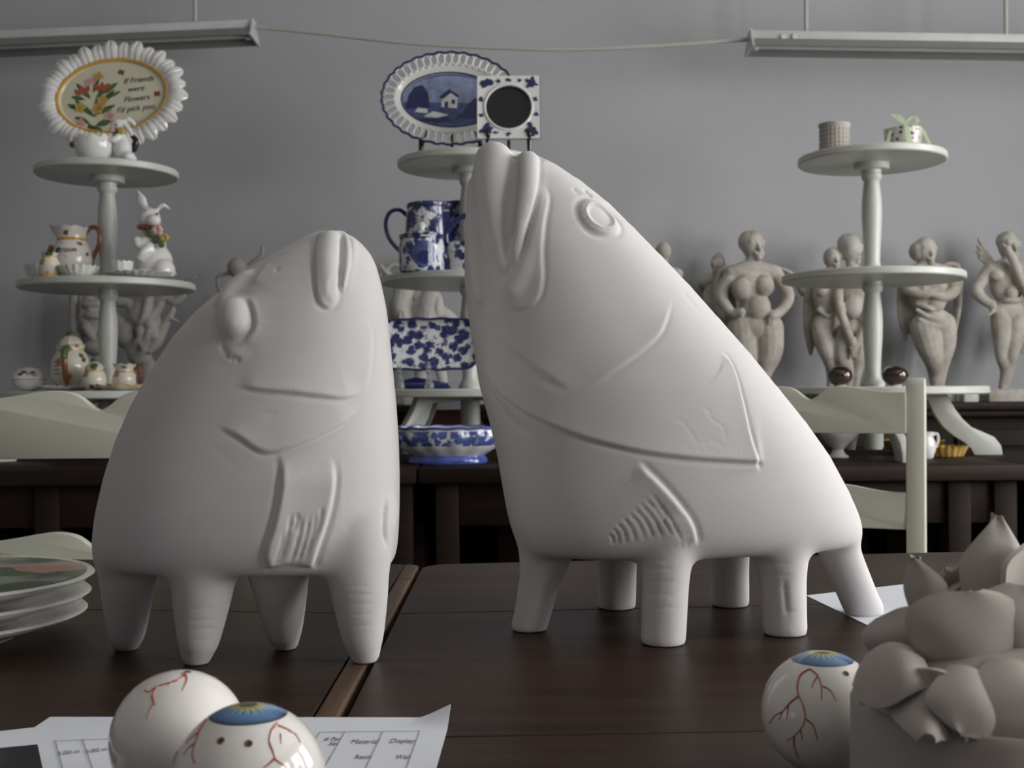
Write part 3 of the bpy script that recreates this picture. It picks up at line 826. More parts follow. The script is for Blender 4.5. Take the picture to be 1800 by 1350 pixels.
pet.sheet(lambda u, v: Vector(((u - .5) * .058 * (math.sin(PI * min(1, .18 + v * .80)) ** .55), -.004 - .012 * math.sin(PI * v) - .010 * (1 - abs(2 * u - 1) ** 1.4) * math.sin(PI * (v * .85 + .1)) + .006 * math.exp(-((u - .5) / .09) ** 2), v * .082)), 10, 12, .005)
pme = pet.mesh('petal', M['ceramic'], smooth_deg=60)
for i in range(30):
    t = 2 * PI * (i + .3) / 30
    n_ = Vector((math.cos(t) / ax, 0, math.sin(t) / az)).normalized()
    o = link_mesh('petal', pme, root)
    rot = Matrix.Rotation(math.atan2(n_.x, n_.z), 4, 'Y')
    o.matrix_local = PM @ Matrix.Translation((math.cos(t) * ax * .98, -.003 * (i % 2), math.sin(t) * az * .97)) @ rot @ Matrix.Diagonal((1.06 if i % 3 else .95, 1, 1.0 if i % 2 else .9, 1))
pl = bpy.data.objects[root.name]
for j, (txt, tx, ty) in enumerate((('If Friends', 246, 146), ('were', 240, 162), ('Flowers', 240, 180), ("I'd pick you.", 238, 198))):
    ux, uz = (tx - 198) * k, (170 - ty) * k
    text_part(txt, .030, M['ink'], root, PM @ Matrix.Translation((ux, -.0035, uz - .008)) @ Matrix.Rotation(math.radians(90), 4, 'X'), shear=.3)
# printed bouquet and butterflies (flat print)
def leaf_shape(mb, cx, cy, L, W, ang, lift=.0030, n=8):
    pts = []
    for i in range(n):
        t = i / (n - 1); pts.append((t * L, W * math.sin(PI * t) ** .8))
    for i in range(n - 2, 0, -1):
        t = i / (n - 1); pts.append((t * L, -W * math.sin(PI * t) ** .8))
    ca, sa = math.cos(ang), math.sin(ang)
    vs = [plate_pt((cx - 198) * k + (a * ca - b_ * sa) * k, (170 - cy) * k + (a * sa + b_ * ca) * k, lift) for a, b_ in pts]
    mb.add(vs, [tuple(range(len(vs)))])
rg = random.Random(3)
lv = MB()
for (x, y, L, W, a) in ((165, 205, 50, 5, 2.3), (165, 205, 55, 6, 1.3), (150, 190, 36, 5, 2.7), (150, 185, 30, 4, 3.0), (172, 185, 42, 5, .7), (160, 170, 40, 5, 2.2), (165, 200, 40, 5, .35), (155, 215, 30, 5, 2.6), (165, 220, 30, 6, .2), (150, 222, 28, 6, -.3), (165, 160, 38, 4, 1.2), (175, 165, 40, 5, .5), (150, 170, 26, 4, 2.8), (160, 235, 22, 5, 1.9), (190, 172, 26, 3, .4), (225, 225, 24, 3, -.3)):
    leaf_shape(lv, x, y, L, W, a)
lv.build('printed_leaves', M['green_glaze'], root, smooth_deg=0)
for nm, mt, spots_ in (('printed_tulip', 'red_print', ((148, 160, 1.8), (152, 160, 1.2), (180, 158, 1.4), (184, 158, .9), (176, 158, 2.0), (144, 162, 2.3))), ('printed_daffodil', 'yellow_glaze', tuple((171, 190, a * 1.05) for a in range(6)) + tuple((140, 184, a * 1.25) for a in range(5)) + tuple((180, 176, a * 1.25) for a in range(5)) + tuple((176, 132, a * 1.25) for a in range(4))), ('printed_blossom', 'pink_glaze', tuple((138, 213, a * 1.25) for a in range(5)) + tuple((190, 205, a * 1.25) for a in range(5)) + tuple((160, 140, a * 1.25) for a in range(4)))):
    for cen in sorted(set((x, y) for x, y, a in spots_)):
        mm = MB()
        for (x, y, a) in spots_:
            if (x, y) == cen: leaf_shape(mm, x, y, 11 if mt != 'red_print' else 17, 4.2, a, .0036)
        mm.build(nm, M[mt], root, smooth_deg=0)
for (x, y, a) in ((216, 130, .5), (277, 178, 1.0)):
    mm = MB()
    for da, L in ((.2, 9), (1.2, 9), (2.0, 6), (-.7, 6)): leaf_shape(mm, x, y, L, 2.6, a + da, .0036)
    mm.build('printed_butterfly', M['brown_glaze'], root, smooth_deg=0)
ez = MB()
for s in (-1, 1):
    ez.tube([(s * .07, -.06, .004), (s * .07, -.035, .03), (s * .07, -.01, cz - az - .07), (s * .055, .015, cz - .05)], .006, 8, samples=14)
    ez.tube([(s * .07, -.06, .004), (s * .07, .10, .004)], .006, 8)
ez.tube([(-.07, .10, .004), (.07, .10, .004)], .006, 8); ez.tube([(0, .10, .004), (0, .03, cz - .02)], .006, 8)
ez.build('easel', M['black'], root)

k = pxm(4.18)
P0 = spot(192, 4.18, Z_UP); gy = at(192, 281, 4.18).z - Z_UP
root = thing('rabbit_planter', 'white rabbit figurine hugging an open eggshell pot on the top shelf', 'figurine', tuple(P0))
def L3(px, py, dy=0.0, Y=4.18, P=None):
    q = at(px, py, Y + dy) - (P if P is not None else P0); return q
def chain(mb, pts, Y, P, n=14, samples=None, flat=1.0):
    Q = [at(x, y, Y + d) - P for x, y, r, d in pts]; R = [r * pxm(Y) for x, y, r, d in pts]
    mb.tube(Q, R, n, samples or max(8, 4 * len(pts)), flat=flat, round_ends=True)
def blob(mb, px, py, rx, ry, rd, Y, P, d=0.0, ang=0.0):
    mb.ball(at(px, py, Y + d) - P, (rx * pxm(Y), rd * pxm(Y), ry * pxm(Y)), rot=Matrix.Rotation(ang, 3, 'Y'), nu=18, nv=12)
rb = MB(); Yr = 4.18
blob(rb, 215, 262, 17, 22, 16, Yr, P0); blob(rb, 212, 245, 13, 16, 12, Yr, P0); blob(rb, 226, 276, 12, 10, 14, Yr, P0, -.01)
blob(rb, 208, 219, 13, 10, 11, Yr, P0, -.005, .2); blob(rb, 199, 221, 6, 6, 7, Yr, P0, -.01)
chain(rb, [(216, 212, 4, 0), (226, 210, 5, 0), (236, 218, 4, .005)], Yr, P0); chain(rb, [(214, 216, 4, -.01), (224, 224, 5, -.012), (232, 236, 3.5, -.012)], Yr, P0)
chain(rb, [(208, 240, 6, -.02), (198, 246, 5, -.03), (190, 245, 4.5, -.03)], Yr, P0); blob(rb, 236, 280, 5, 5, 5, Yr, P0)
fuse_build('rabbit', rb, .0045, M['ceramic'], root, 3, floor=0.0)
e = MB(); 
cx = L3(167, 260); cx.z = 0
e.lathe([(.030, 0), (.052, .012), (.066, .035), (.070, .060), (.068, .078), (.066, .085), (.061, .078), (.060, .05), (.04, .02), (.001, .015)], 48, c=cx, rf=lambda t, i, r, z: (r, z + (.007 * math.cos(9 * t) if 4 <= i <= 6 else 0)))
e.build('eggshell_pot', M['ceramic'], root)
for (px, py, r, mt) in ((135, 248, 7, 'pink_glaze'), (128, 254, 6, 'brown_glaze'), (140, 262, 5, 'green_glaze'), (146, 244, 5, 'green_glaze'), (213, 230, 6, 'yellow_glaze'), (204, 236, 6, 'green_glaze'), (196, 228, 5, 'pink_glaze')):
    fm = MB()
    for a in range(5):
        fm.ball(L3(px + r * .6 * math.cos(a * 1.256), py + r * .6 * math.sin(a * 1.256), -.022), r * .55 * k, nu=10, nv=6)
    fuse_build('flower', fm, .003, M[mt], root, 1)
fm = MB().ball(L3(204, 219, -.023), .0042, nu=10, nv=6); fm.build('eye', M['ink'], root)
fm = MB(); chain(fm, [(235, 262, 6, .012), (239, 248, 6, .012), (233, 240, 4, .012)], Yr, P0); fm.build('dark_ribbon', M['black'], root)

# ------------------------------------------------------------------ left stand, middle shelf
def pot(name, label, cat, px, Y, z, prof, mat, group=None, n=48, rf=None, sx=1, sy=1, rz=0):
    """prof in picture points: (radius, height)"""
    kk = pxm(Y); P = spot(px, Y, z)
    root = thing(name, label, cat, tuple(P), rz, group)
    MB().lathe([(r * kk, h * kk) for r, h in prof], n, rf=(lambda t, i, r, zz: rf(t, i, r, zz, kk)) if rf else None, sx=sx, sy=sy).build('body', mat, root, smooth_deg=50)
    return root, P, kk
def ring(root, kk, r, h, w, mat, nm='painted_band', n=48, sx=1, sy=1):
    MB().lathe([(r * kk, (h - w / 2) * kk), ((r + .6) * kk, (h - w / 4) * kk), ((r + .6) * kk, (h + w / 4) * kk), (r * kk, (h + w / 2) * kk)][::1], n, sx=sx, sy=sy).build(nm, mat, root)
def handle(root, kk, pts, rad, mat, nm='handle', y=0.0, n=10):
    MB().tube([(a * kk, y, h * kk) for a, h in pts], rad * kk if not hasattr(rad, '__len__') else [q * kk for q in rad], n, samples=26, round_ends=True).build(nm, mat, root)
rimwave = lambda n, amp, idx: (lambda t, i, r, z, kk: (r * (1 + .03 * math.cos(n * t) * (i in idx)), z + (amp * kk * math.cos(n * t) if i in idx else 0)))

root, P, kk = pot('pitcher', 'cream pitcher with painted verse, ochre band and twisted brown handle', 'pitcher', 128, 4.27, Z_LOW, [(20, 0), (26, 3), (33, 18), (37, 38), (34, 56), (27, 68), (25, 76), (27, 88), (31, 96), (29, 96), (24, 78), (30, 50), (24, 6), (.1, 4)], M['paint_white'],
                  rf=lambda t, i, r, z, kk: (r * (1 + (.28 * max(0, math.cos(t - PI)) ** 6 if i in (7, 8, 9) else 0)), z + (7 * kk * max(0, math.cos(t - PI)) ** 6 if i in (8, 9) else 0) + (1.2 * kk * math.cos(12 * t) if i in (8, 9) else 0)))
ring(root, kk, 26, 74, 5, M['gold'])
handle(root, kk, [(20, 76), (26, 90), (38, 97), (48, 86), (46, 64), (36, 42), (30, 22), (30, 6)], [4.5, 4.5, 4, 4, 4, 4, 4, 3], M['brown_glaze'])
text_part('I grow', .030, M['ink'], root, Matrix.Translation((-.006, -.0765, 49 * kk)) @ Matrix.Rotation(math.radians(90), 4, 'X'), shear=.3)
fm = MB(); fm.tube([(-30 * kk, -.04, 60 * kk), (-37 * kk, -.035, 42 * kk), (-32 * kk, -.045, 20 * kk), (-26 * kk, -.04, 6 * kk)], .008, 8, samples=14, round_ends=True); fm.build('trailing_stem', M['brown_glaze'], root)

root, P, kk = pot('jar', 'small squat floral jar with ruffled rim standing before the pitcher', 'jar', 88, 4.09, Z_LOW, [(13, 0), (16, 3), (18, 14), (17, 26), (13, 33), (12, 38), (15, 43), (13.5, 43), (10, 36), (14, 20), (.1, 4)], M['paint_cream'], rf=rimwave(9, .8, (6, 7)))
ring(root, kk, 16.4, 5, 4, M['gold']); ring(root, kk, 12.3, 36, 3, M['gold'])
ng = lambda nn: (lambda t, i, r, z, kk: (r * (1 + (.05 * math.cos(nn * t)) * (i in (2, 3, 4, 5))), z + (2.6 * kk * abs(math.cos(nn * t / 2)) if i in (3, 4) else 0)))
pot('petal_bowl', 'white petal-rimmed bowl half hidden behind the small floral jar', 'bowl', 68, 4.19, Z_LOW, [(12, 0), (15, 2), (20, 14), (24, 26), (22.5, 26), (18, 12), (12, 5), (.1, 4)], M['ceramic'], None, 72, ng(18))
pot('petal_bowl', 'white petal-rimmed bowl in front of the brown-handled pitcher', 'bowl', 139, 4.10, Z_LOW, [(16, 0), (22, 2), (31, 10), (36, 18), (34, 18), (27, 9), (18, 5), (.1, 4)], M['ceramic'], None, 72, ng(18))
root, P, kk = pot('petal_plate', 'white petal-rimmed plate under the small cup and the seated rabbit', 'plate', 248, 4.17, Z_LOW, [(28, 0), (34, 1), (52, 4), (60, 8), (58, 9), (48, 6), (32, 4), (.1, 3.5)], M['ceramic'], None, 96, ng(26))
zc_ = 4 * kk
root, P, kk = pot('petal_cup', 'small white petal-rimmed cup standing on the petal plate', 'cup', 214, 4.10, Z_LOW + zc_, [(10, 0), (15, 3), (19, 12), (20, 22), (18.5, 22), (16, 10), (.1, 5)], M['ceramic'], None, 48, ng(12))
P0 = spot(268, 4.20, Z_LOW + .0085); Yr = 4.20
root = thing('rabbit_figurine', 'seated white rabbit with one drooping ear and a flower collar', 'figurine', tuple(P0))
rb = MB()
blob(rb, 272, 462, 32, 34, 30, Yr, P0); blob(rb, 268, 430, 24, 34, 22, Yr, P0); blob(rb, 288, 476, 20, 22, 22, Yr, P0, -.03); blob(rb, 262, 482, 30, 12, 24, Yr, P0, -.01)
blob(rb, 262, 384, 20, 19, 18, Yr, P0, -.01); blob(rb, 270, 388, 13, 11, 12, Yr, P0, -.035); blob(rb, 258, 373, 13, 11, 14, Yr, P0)
chain(rb, [(255, 368, 6, 0), (249, 352, 9, 0), (242, 336, 3, .005)], Yr, P0, flat=.5); chain(rb, [(274, 372, 5, 0), (286, 361, 7, 0), (298, 367, 3, .005)], Yr, P0, flat=.6)
chain(rb, [(258, 420, 10, -.03), (245, 432, 8, -.045), (240, 422, 7, -.045)], Yr, P0); chain(rb, [(264, 434, 10, -.04), (252, 444, 8, -.06), (246, 452, 7, -.06)], Yr, P0)
me_ = fuse_build('rabbit', rb, .0050, M['ceramic'], root, 4, floor=0.0)
cl = MB(); cl.lathe([(.036, 0), (.044, .006), (.044, .014), (.036, .02)], 32, c=at(262, 407, Yr) - P0, rot=Matrix.Rotation(.15, 3, 'Y')); cl.build('collar', M['brown_glaze'], root)
for (px, py, r, mt) in ((276, 404, 10, 'pink_glaze'), (289, 418, 8, 'yellow_glaze'), (262, 410, 7, 'green_glaze'), (276, 421, 8, 'green_glaze'), (284, 430, 6, 'green_glaze')):
    fm = MB()
    for a in range(6): fm.ball(at(px + r * .6 * math.cos(a * 1.047), py + r * .6 * math.sin(a * 1.047), Yr - .052) - P0, (r * .5 * pxm(Yr), .008, r * .5 * pxm(Yr)), nu=10, nv=6)
    fuse_build('collar_flower' if 'green' not in mt else 'collar_leaf', fm, .003, M[mt], root, 1)
for px, py in ((255, 371), (276, 376)): MB().ball(at(px, py, Yr - .035) - P0, .0045, nu=10, nv=6).build('eye', M['ink'], root)

# ------------------------------------------------------------------ left stand, base shelf
root, P, kk = pot('egg_box', 'egg-shaped porcelain box with gold seam and painted flowers', 'box', 51, 4.30, Z_BASE, [(8, 0), (20, 4), (27, 13), (29.5, 20), (29.5, 22), (27, 31), (18, 39), (.1, 43)], M['ceramic'], None, 48, None, 1, .75)
ring(root, kk, 29.2, 20.5, 1.4, M['brown_glaze'], 'seam', sx=1, sy=.75)
for i, (px, py, mt) in enumerate(((42, 654, 'brown_glaze'), (50, 657, 'pink_glaze'), (58, 655, 'green_glaze'), (36, 658, 'green_glaze'), (62, 658, 'pink_glaze'))):
    fm = MB(); q = at(px, py, 4.30 - .040) - P; fm.ball(q, (.011, .004, .006), nu=10, nv=6); fm.build('painted_flower', M[mt], root)
root, P, kk = pot('teapot', 'round cream teapot with painted verse, green-topped handle and leaf lid', 'teapot', 124, 4.28, Z_BASE + .006, [(16, 0), (22, 3), (31, 18), (34, 36), (31, 54), (24, 66), (22, 70), (25, 78), (20, 80), (.1, 80)], M['paint_cream'])
ring(root, kk, 22.5, 68, 4, M['gold'])
MB().lathe([(19 * kk, 79 * kk), (20 * kk, 82 * kk), (15 * kk, 89 * kk), (7 * kk, 94 * kk), (.001, 96 * kk)], 32, rf=lambda t, i, r, z: (r * (1 + .05 * math.cos(9 * t)), z)).build('lid', M['cream_cer'], root)
MB().ball((0, 0, 97 * kk), (.018, .016, .009)).build('lid_leaf', M['green_glaze'], root)
MB().tube([(6 * kk, -24 * kk, 70 * kk), (8 * kk, -44 * kk, 68 * kk), (8 * kk, -50 * kk, 50 * kk), (8 * kk, -46 * kk, 26 * kk), (6 * kk, -34 * kk, 14 * kk)], [5 * kk] * 5, 12, samples=22, round_ends=True).build('handle', M['brown_glaze'], root)
MB().tube([(7 * kk, -33 * kk, 72 * kk), (8 * kk, -47 * kk, 69 * kk), (8 * kk, -54 * kk, 56 * kk)], [5.6 * kk] * 3, 12, samples=12, round_ends=True).build('handle_leaf', M['green_glaze'], root)
for j in range(4):
    MB().box((-12 * kk, -34.2 * kk * math.cos(.38) - .002, (48 - j * 7) * kk), (16 * kk, .002, 1.0 * kk), rz=-.36).build('verse_line', M['ink'], root)
root, P, kk = pot('sugar_bowl', 'small cream sugar bowl with ochre band and green leaf lid', 'sugar bowl', 166, 4.16, Z_BASE + .003, [(12, 0), (17, 3), (22, 14), (21, 24), (16, 33), (15, 36), (17, 40), (12, 45), (5, 50), (.1, 52)], M['paint_cream'])
ring(root, kk, 16.2, 34, 2.6, M['gold']); MB().ball((0, 0, 51 * kk), (.014, .012, .008)).build('lid_leaf', M['green_glaze'], root)
root, P, kk = pot('creamer', 'small cream jug with ochre band and brown loop handle on a leaf dish', 'jug', 219, 4.18, Z_BASE + .005, [(12, 0), (17, 3), (21, 14), (20, 24), (16, 31), (16, 36), (20, 44), (18, 43), (13, 34), (16, 14), (.1, 4)], M['paint_cream'], rf=rimwave(8, 1.2, (6, 7)))
ring(root, kk, 17, 31, 2.6, M['gold']); handle(root, kk, [(17, 36), (25, 38), (27, 26), (20, 14)], 3, M['brown_glaze'])
pot('scalloped_plate', 'flat white scalloped plate beneath the cream teapot', 'plate', 120, 4.28, Z_BASE, [(26, 0), (30, 1), (40, 3), (45, 6), (44, 7.4), (38, 5), (30, 2.8), (.1, 2.6)], M['ceramic'], None, 96, ng(36))
root, P, kk = pot('leaf_dish', 'shallow cream leaf dish with yellow edge under the creamer', 'dish', 212, 4.14, Z_BASE, [(18, 0), (24, 1), (34, 5), (40, 9), (39, 10), (32, 6.2), (22, 2.4), (.1, 2.2)], M['cream_cer'], None, 72, lambda t, i, r, z, kk: (r * (1 + .07 * math.cos(5 * t)), z + (2 * kk * math.cos(5 * t) if i in (3, 4) else 0)))
MB().tube([((40 * (1 + .07 * math.cos(5 * t))) * kk * math.cos(t), 40 * (1 + .07 * math.cos(5 * t)) * kk * math.sin(t), (9.6 + 2 * math.cos(5 * t)) * kk) for t in [2 * PI * i / 60 for i in range(61)]], .0022, 6).build('yellow_edge', M['yellow_glaze'], root)

# ------------------------------------------------------------------ middle stand, top shelf: oval platter and square frame on black easels
Yp = 4.30; k = pxm(Yp); C = at(792, 175, Yp)
root = thing('oval_platter', 'oval blue and white platter with pierced ring border and house scene', 'platter', (C.x, C.y, Z_UP + .0004))
cz = C.z - Z_UP
PM = Matrix.Translation((0, 0, cz)) @ Matrix.Rotation(math.radians(-8), 4, 'X') @ Matrix.Rotation(math.radians(1.5), 4, 'Y')
A, B = 122 * k, 86 * k
ell = lambda t, s, d=0.0, a=A, b_=B: PM @ Vector((math.cos(t) * a * s if s != 0 else 0, -d, math.sin(t) * b_ * s))
N = 72
def ring_mesh(steps):
    m = MB(); m.add([PM @ Vector((math.cos(2 * PI * i / N) * (A - q), -d, math.sin(2 * PI * i / N) * (B - q))) for q, d in steps for i in range(N)],
                    [(j * N + i, j * N + (i + 1) % N, (j + 1) * N + (i + 1) % N, (j + 1) * N + i) for j in range(len(steps) - 1) for i in range(N)])
    return m
q = k
M['blue_well'] = plain('well_blue_print', (.075, .10, .24), .2, .5, .3, var=.4, vscale=40)
m = ring_mesh([(25 * q, .010), (36 * q, -.002), (38 * q, -.003), (38 * q, -.010), (22 * q, .002), (22 * q, .008), (25 * q, .010)]); m.build('well_rim', M['ceramic'], root)
m = MB(); m.add([PM @ Vector((math.cos(2 * PI * i / N) * (A - 37 * q), .003, math.sin(2 * PI * i / N) * (B - 37 * q))) for i in range(N)], [tuple(range(N))]); m.build('well', M['blue_well'], root)
MB().tube([PM @ Vector((math.cos(2 * PI * i / N) * (A - 36 * q), .0, math.sin(2 * PI * i / N) * (B - 36 * q))) for i in range(N + 1)], .003, 8).build('blue_line', M['blue'], root)
MB().tube([PM @ Vector((math.cos(2 * PI * i / 192) * (A - (1.5 + 1.2 * math.cos(34 * 2 * PI * i / 192)) * q), -.014, math.sin(2 * PI * i / 192) * (B - (1.5 + 1.2 * math.cos(34 * 2 * PI * i / 192)) * q))) for i in range(193)], .0045, 8).build('blue_edge', M['blue'], root)
rm = MB(); rm.tube([(10.5 * q * math.cos(2 * PI * i / 18) * .62, 0, 10.8 * q * math.sin(2 * PI * i / 18)) for i in range(19)], .0040, 8); rme = rm.mesh('pierced_ring', M['ceramic'], smooth_deg=60)
peri = [0.0]; ts = np.linspace(0, 2 * PI, 721)
for a_, b2 in zip(ts[:-1], ts[1:]): peri.append(peri[-1] + math.hypot(A * (math.cos(b2) - math.cos(a_)), B * (math.sin(b2) - math.sin(a_))))
for i in range(46):
    t = float(np.interp(peri[-1] * i / 46, peri, ts)); n_ = Vector((math.cos(t) / A, 0, math.sin(t) / B)).normalized()
    o = link_mesh('pierced_ring', rme, root); o.matrix_local = PM @ Matrix.Translation((math.cos(t) * (A - 13 * q), -.010, math.sin(t) * (B - 13 * q))) @ Matrix.Rotation(math.atan2(n_.x, n_.z), 4, 'Y')
def scene_poly(nm, mt, polys, lift):
    m = MB()
    for pts in polys: m.add([PM @ Vector(((x - 792) * q, -lift, (172 - y) * q)) for x, y in pts], [tuple(range(len(pts)))])
    m.build(nm, mt, root, smooth_deg=0)
M['blue_mid'] = plain('mid_blue_print', (.055, .078, .21), .2, .5, .3, var=.35, vscale=50)
M['blue_pale'] = plain('pale_blue_print', (.22, .27, .42), .2, .5, .3, var=.25, vscale=40)
disc = [(792 + 84 * math.cos(a), 172 + 44 * math.sin(a)) for a in np.linspace(0, 2 * PI, 48, endpoint=False)]
scene_poly('printed_sky', M['blue_pale'], [[p for p in disc if p[1] <= 182]], -.0018)
scene_poly('printed_ground', M['blue_mid'], [[p for p in disc if p[1] >= 180] + [(712, 182)]], -.0016)
scene_poly('printed_trees', M['blue'], [[(713, 190), (718, 165), (728, 150), (742, 146), (752, 160), (756, 188)], [(815, 195), (822, 180), (835, 168), (850, 172), (866, 190), (850, 206), (800, 207)], [(735, 210), (780, 204), (800, 210), (770, 215)]], -.0012)
scene_poly('printed_house', M['ceramic'], [[(776, 186), (776, 168), (790, 158), (804, 166), (804, 188)], [(730, 196), (735, 188), (752, 190), (752, 198)], [(745, 204), (762, 194), (790, 200), (770, 206)]], -.0008)
scene_poly('printed_roof', M['blue'], [[(772, 168), (790, 152), (794, 158), (778, 172)], [(790, 158), (795, 156), (808, 165), (804, 168)], [(782, 186), (782, 176), (788, 176), (788, 187)], [(794, 180), (794, 172), (800, 172), (800, 180)]], -.0004)
def easel(root, w, d0, d1, zlip, ztop):
    m = MB()
    for s in (-1, 1):
        m.tube([(s * w, d0 - .012, zlip + .030), (s * w, d0 - .018, zlip + .012), (s * w, d0 - .006, zlip - .004), (s * w, d0, .006)], [.006, .008, .009, .007], 10, samples=16, round_ends=True)
        m.tube([(s * w, d0, .006), (s * w, d1, .006)], .006, 8); m.tube([(s * w, d0 + .02, zlip), (s * w * .6, d0 + .06, ztop)], .005, 8)
    m.tube([(-w, d1, .006), (w, d1, .006)], .006, 8); m.tube([(0, d1, .006), (0, d0 + .06, ztop)], .006, 8)
    m.build('easel', M['black'], root)
easel(root, 52 * k, .0, .12, cz - B + .008, cz - .03)

Yf = 4.14; k = pxm(Yf); C = at(894, 190, Yf)
root = thing('picture_frame', 'square blue and white china frame with a round black opening', 'picture frame', (C.x, C.y, Z_UP + .0004))
cz = C.z - Z_UP; TM = Matrix.Translation((0, 0, cz)) @ Matrix.Rotation(math.radians(-10), 4, 'X')
hw, hh, rr = 55 * k, 58 * k, 41 * k
m = MB(); n4 = 48; vs = []
for d in (.010, -.008):
    for i in range(n4):
        t = 2 * PI * i / n4; c_, s_ = math.cos(t), math.sin(t); sc = 1 / max(abs(c_), abs(s_))
        vs.append(TM @ Vector((c_ * sc * hw, -d, s_ * sc * hh)))
    for i in range(n4):
        t = 2 * PI * i / n4; vs.append(TM @ Vector((rr * math.cos(t), -d * (.7 if d > 0 else 1), rr * math.sin(t))))
fs = []
for i in range(n4):
    j = (i + 1) % n4
    fs += [(i, j, n4 + j, n4 + i), (2 * n4 + i, 3 * n4 + i, 3 * n4 + j, 2 * n4 + j), (i, 2 * n4 + i, 2 * n4 + j, j), (n4 + i, n4 + j, 3 * n4 + j, 3 * n4 + i)]
m.add(vs, fs); m.build('frame', M['ceramic'], root, smooth_deg=30)
m = MB(); m.tube([TM @ Vector((rr * 1.02 * math.cos(2 * PI * i / 48), -.009, rr * 1.02 * math.sin(2 * PI * i / 48))) for i in range(49)], .0042, 8); m.build('inner_rim', M['ceramic'], root)
m = MB(); m.add([TM @ Vector((rr * math.cos(2 * PI * i / 48), .002, rr * math.sin(2 * PI * i / 48))) for i in range(48)], [tuple(range(48))]); m.build('dark_pane', M['black'], root)
rg = random.Random(11)
def print_flower(cx, cy, r, nm):
    m = MB()
    for i in range(15):
        a = rg.uniform(0, 2 * PI); L = r * rg.uniform(.35, .9); w = r * rg.uniform(.16, .28); ox, oz = cx + math.cos(a) * L * .45, cy + math.sin(a) * L * .45
        pts = [(ox + L * .5 * math.cos(b_) * math.cos(a) - w * math.sin(b_) * math.sin(a), oz + L * .5 * math.cos(b_) * math.sin(a) + w * math.sin(b_) * math.cos(a)) for b_ in [2 * PI * j / 8 for j in range(8)]]
        m.add([TM @ Vector((x * k, -.0106 - .00003 * i, z * k)) for x, z in pts], [tuple(range(8))])
    m.build(nm, M['blue'], root, smooth_deg=0)
for cx, cy, r in ((-40, 44, 17), (40, 44, 17), (-40, -42, 17), (40, -42, 18), (0, 50, 7), (0, -50, 7), (-48, 14, 7), (-48, -14, 7), (48, 14, 7), (48, -14, 7), (-18, 48, 6), (20, 49, 5), (-22, -48, 6)): print_flower(cx, cy, r, 'printed_flower')
MB().box(TM @ Vector((hw + .001, 0, 0)), (.002, .018, 2 * hh), rot=TM.to_3x3()).build('blue_side', M['blue'], root)
easel(root, 36 * k, -.012, .06, cz - hh + .004, cz - .01)

# ------------------------------------------------------------------ middle stand, middle shelf
root, P, kk = pot('tall_jug', 'tall blue and white jug with looped handle and white spout', 'jug', 753, 4.23, Z_LOW, [(40, 0), (42, 4), (41, 40), (40, 80), (38, 108), (36, 122), (37, 126), (37, 131), (34, 133), (33, 128), (36, 60), (.1, 5)], M['bw_dense'],
                  rf=lambda t, i, r, z, kk: (r * (1 + (.75 * max(0, math.cos(t - .15)) ** 10 * (0.35 + .65 * min(1, i / 6)) if 2 <= i <= 9 else 0)), z + (7 * kk * max(0, math.cos(t - .15)) ** 10 if 6 <= i <= 9 else 0)))
ring(root, kk, 36.8, 126, 5, M['blue'], 'blue_rim')
handle(root, kk, [(-36, 112), (-50, 122), (-66, 118), (-74, 98), (-68, 72), (-50, 50), (-42, 44)], [4, 3.6, 3.6, 3.6, 3.6, 3.6, 4], M['blue'])
root, P, kk = pot('sugar_pot', 'lidded blue and white pot with a round landscape medallion', 'pot', 742, 4.00, Z_LOW, [(36, 0), (39, 3), (40, 20), (40, 46), (38, 54), (38, 62), (40, 63), (39, 66), (30, 70), (12, 74), (.1, 75)], M['bw_fine'])
for h in (59, 64): ring(root, kk, 38.4 if h == 59 else 39.6, h, 2.2, M['blue'], 'blue_line')
MB().lathe([(4 * kk, 72 * kk), (6 * kk, 78 * kk), (8 * kk, 84 * kk), (5 * kk, 88 * kk), (.001, 89 * kk)], 20).build('lid_knob', M['ceramic'], root)
m = MB()
def med(u, v, r=23):
    a = 2 * PI * u; rr = r * v; x, z = 8 + rr * math.cos(a), 30 + rr * math.sin(a); ph = x / 40.4
    return Vector((40.4 * kk * math.sin(ph), -40.6 * kk * math.cos(ph), z * kk))
m.sheet(lambda u, v: med(u, max(v, .02)), 28, 5); m.build('medallion', M['blue_mid'], root, smooth_deg=60)
m = MB(); m.sheet(lambda u, v: med(u, max(v, .02), 12) + Vector((0, -.0006, -.012)), 18, 3); m.build('medallion_scene', M['blue'], root, smooth_deg=60)
root, P, kk = pot('handled_basket', 'small blue floral china basket with a dark blue arched handle', 'basket', 822, 4.05, Z_LOW, [(27, 0), (32, 3), (35, 22), (36, 44), (37, 53), (35, 54), (32, 40), (.1, 5)], M['bw_fine'])
MB().tube([(-35 * kk, -.01, 50 * kk), (-36 * kk, -.012, 72 * kk), (-18 * kk, -.012, 94 * kk), (6 * kk, -.012, 102 * kk), (26 * kk, -.012, 92 * kk), (34 * kk, -.01, 54 * kk)], [5 * kk] * 6, 12, samples=30, round_ends=True).build('handle', M['blue'], root)

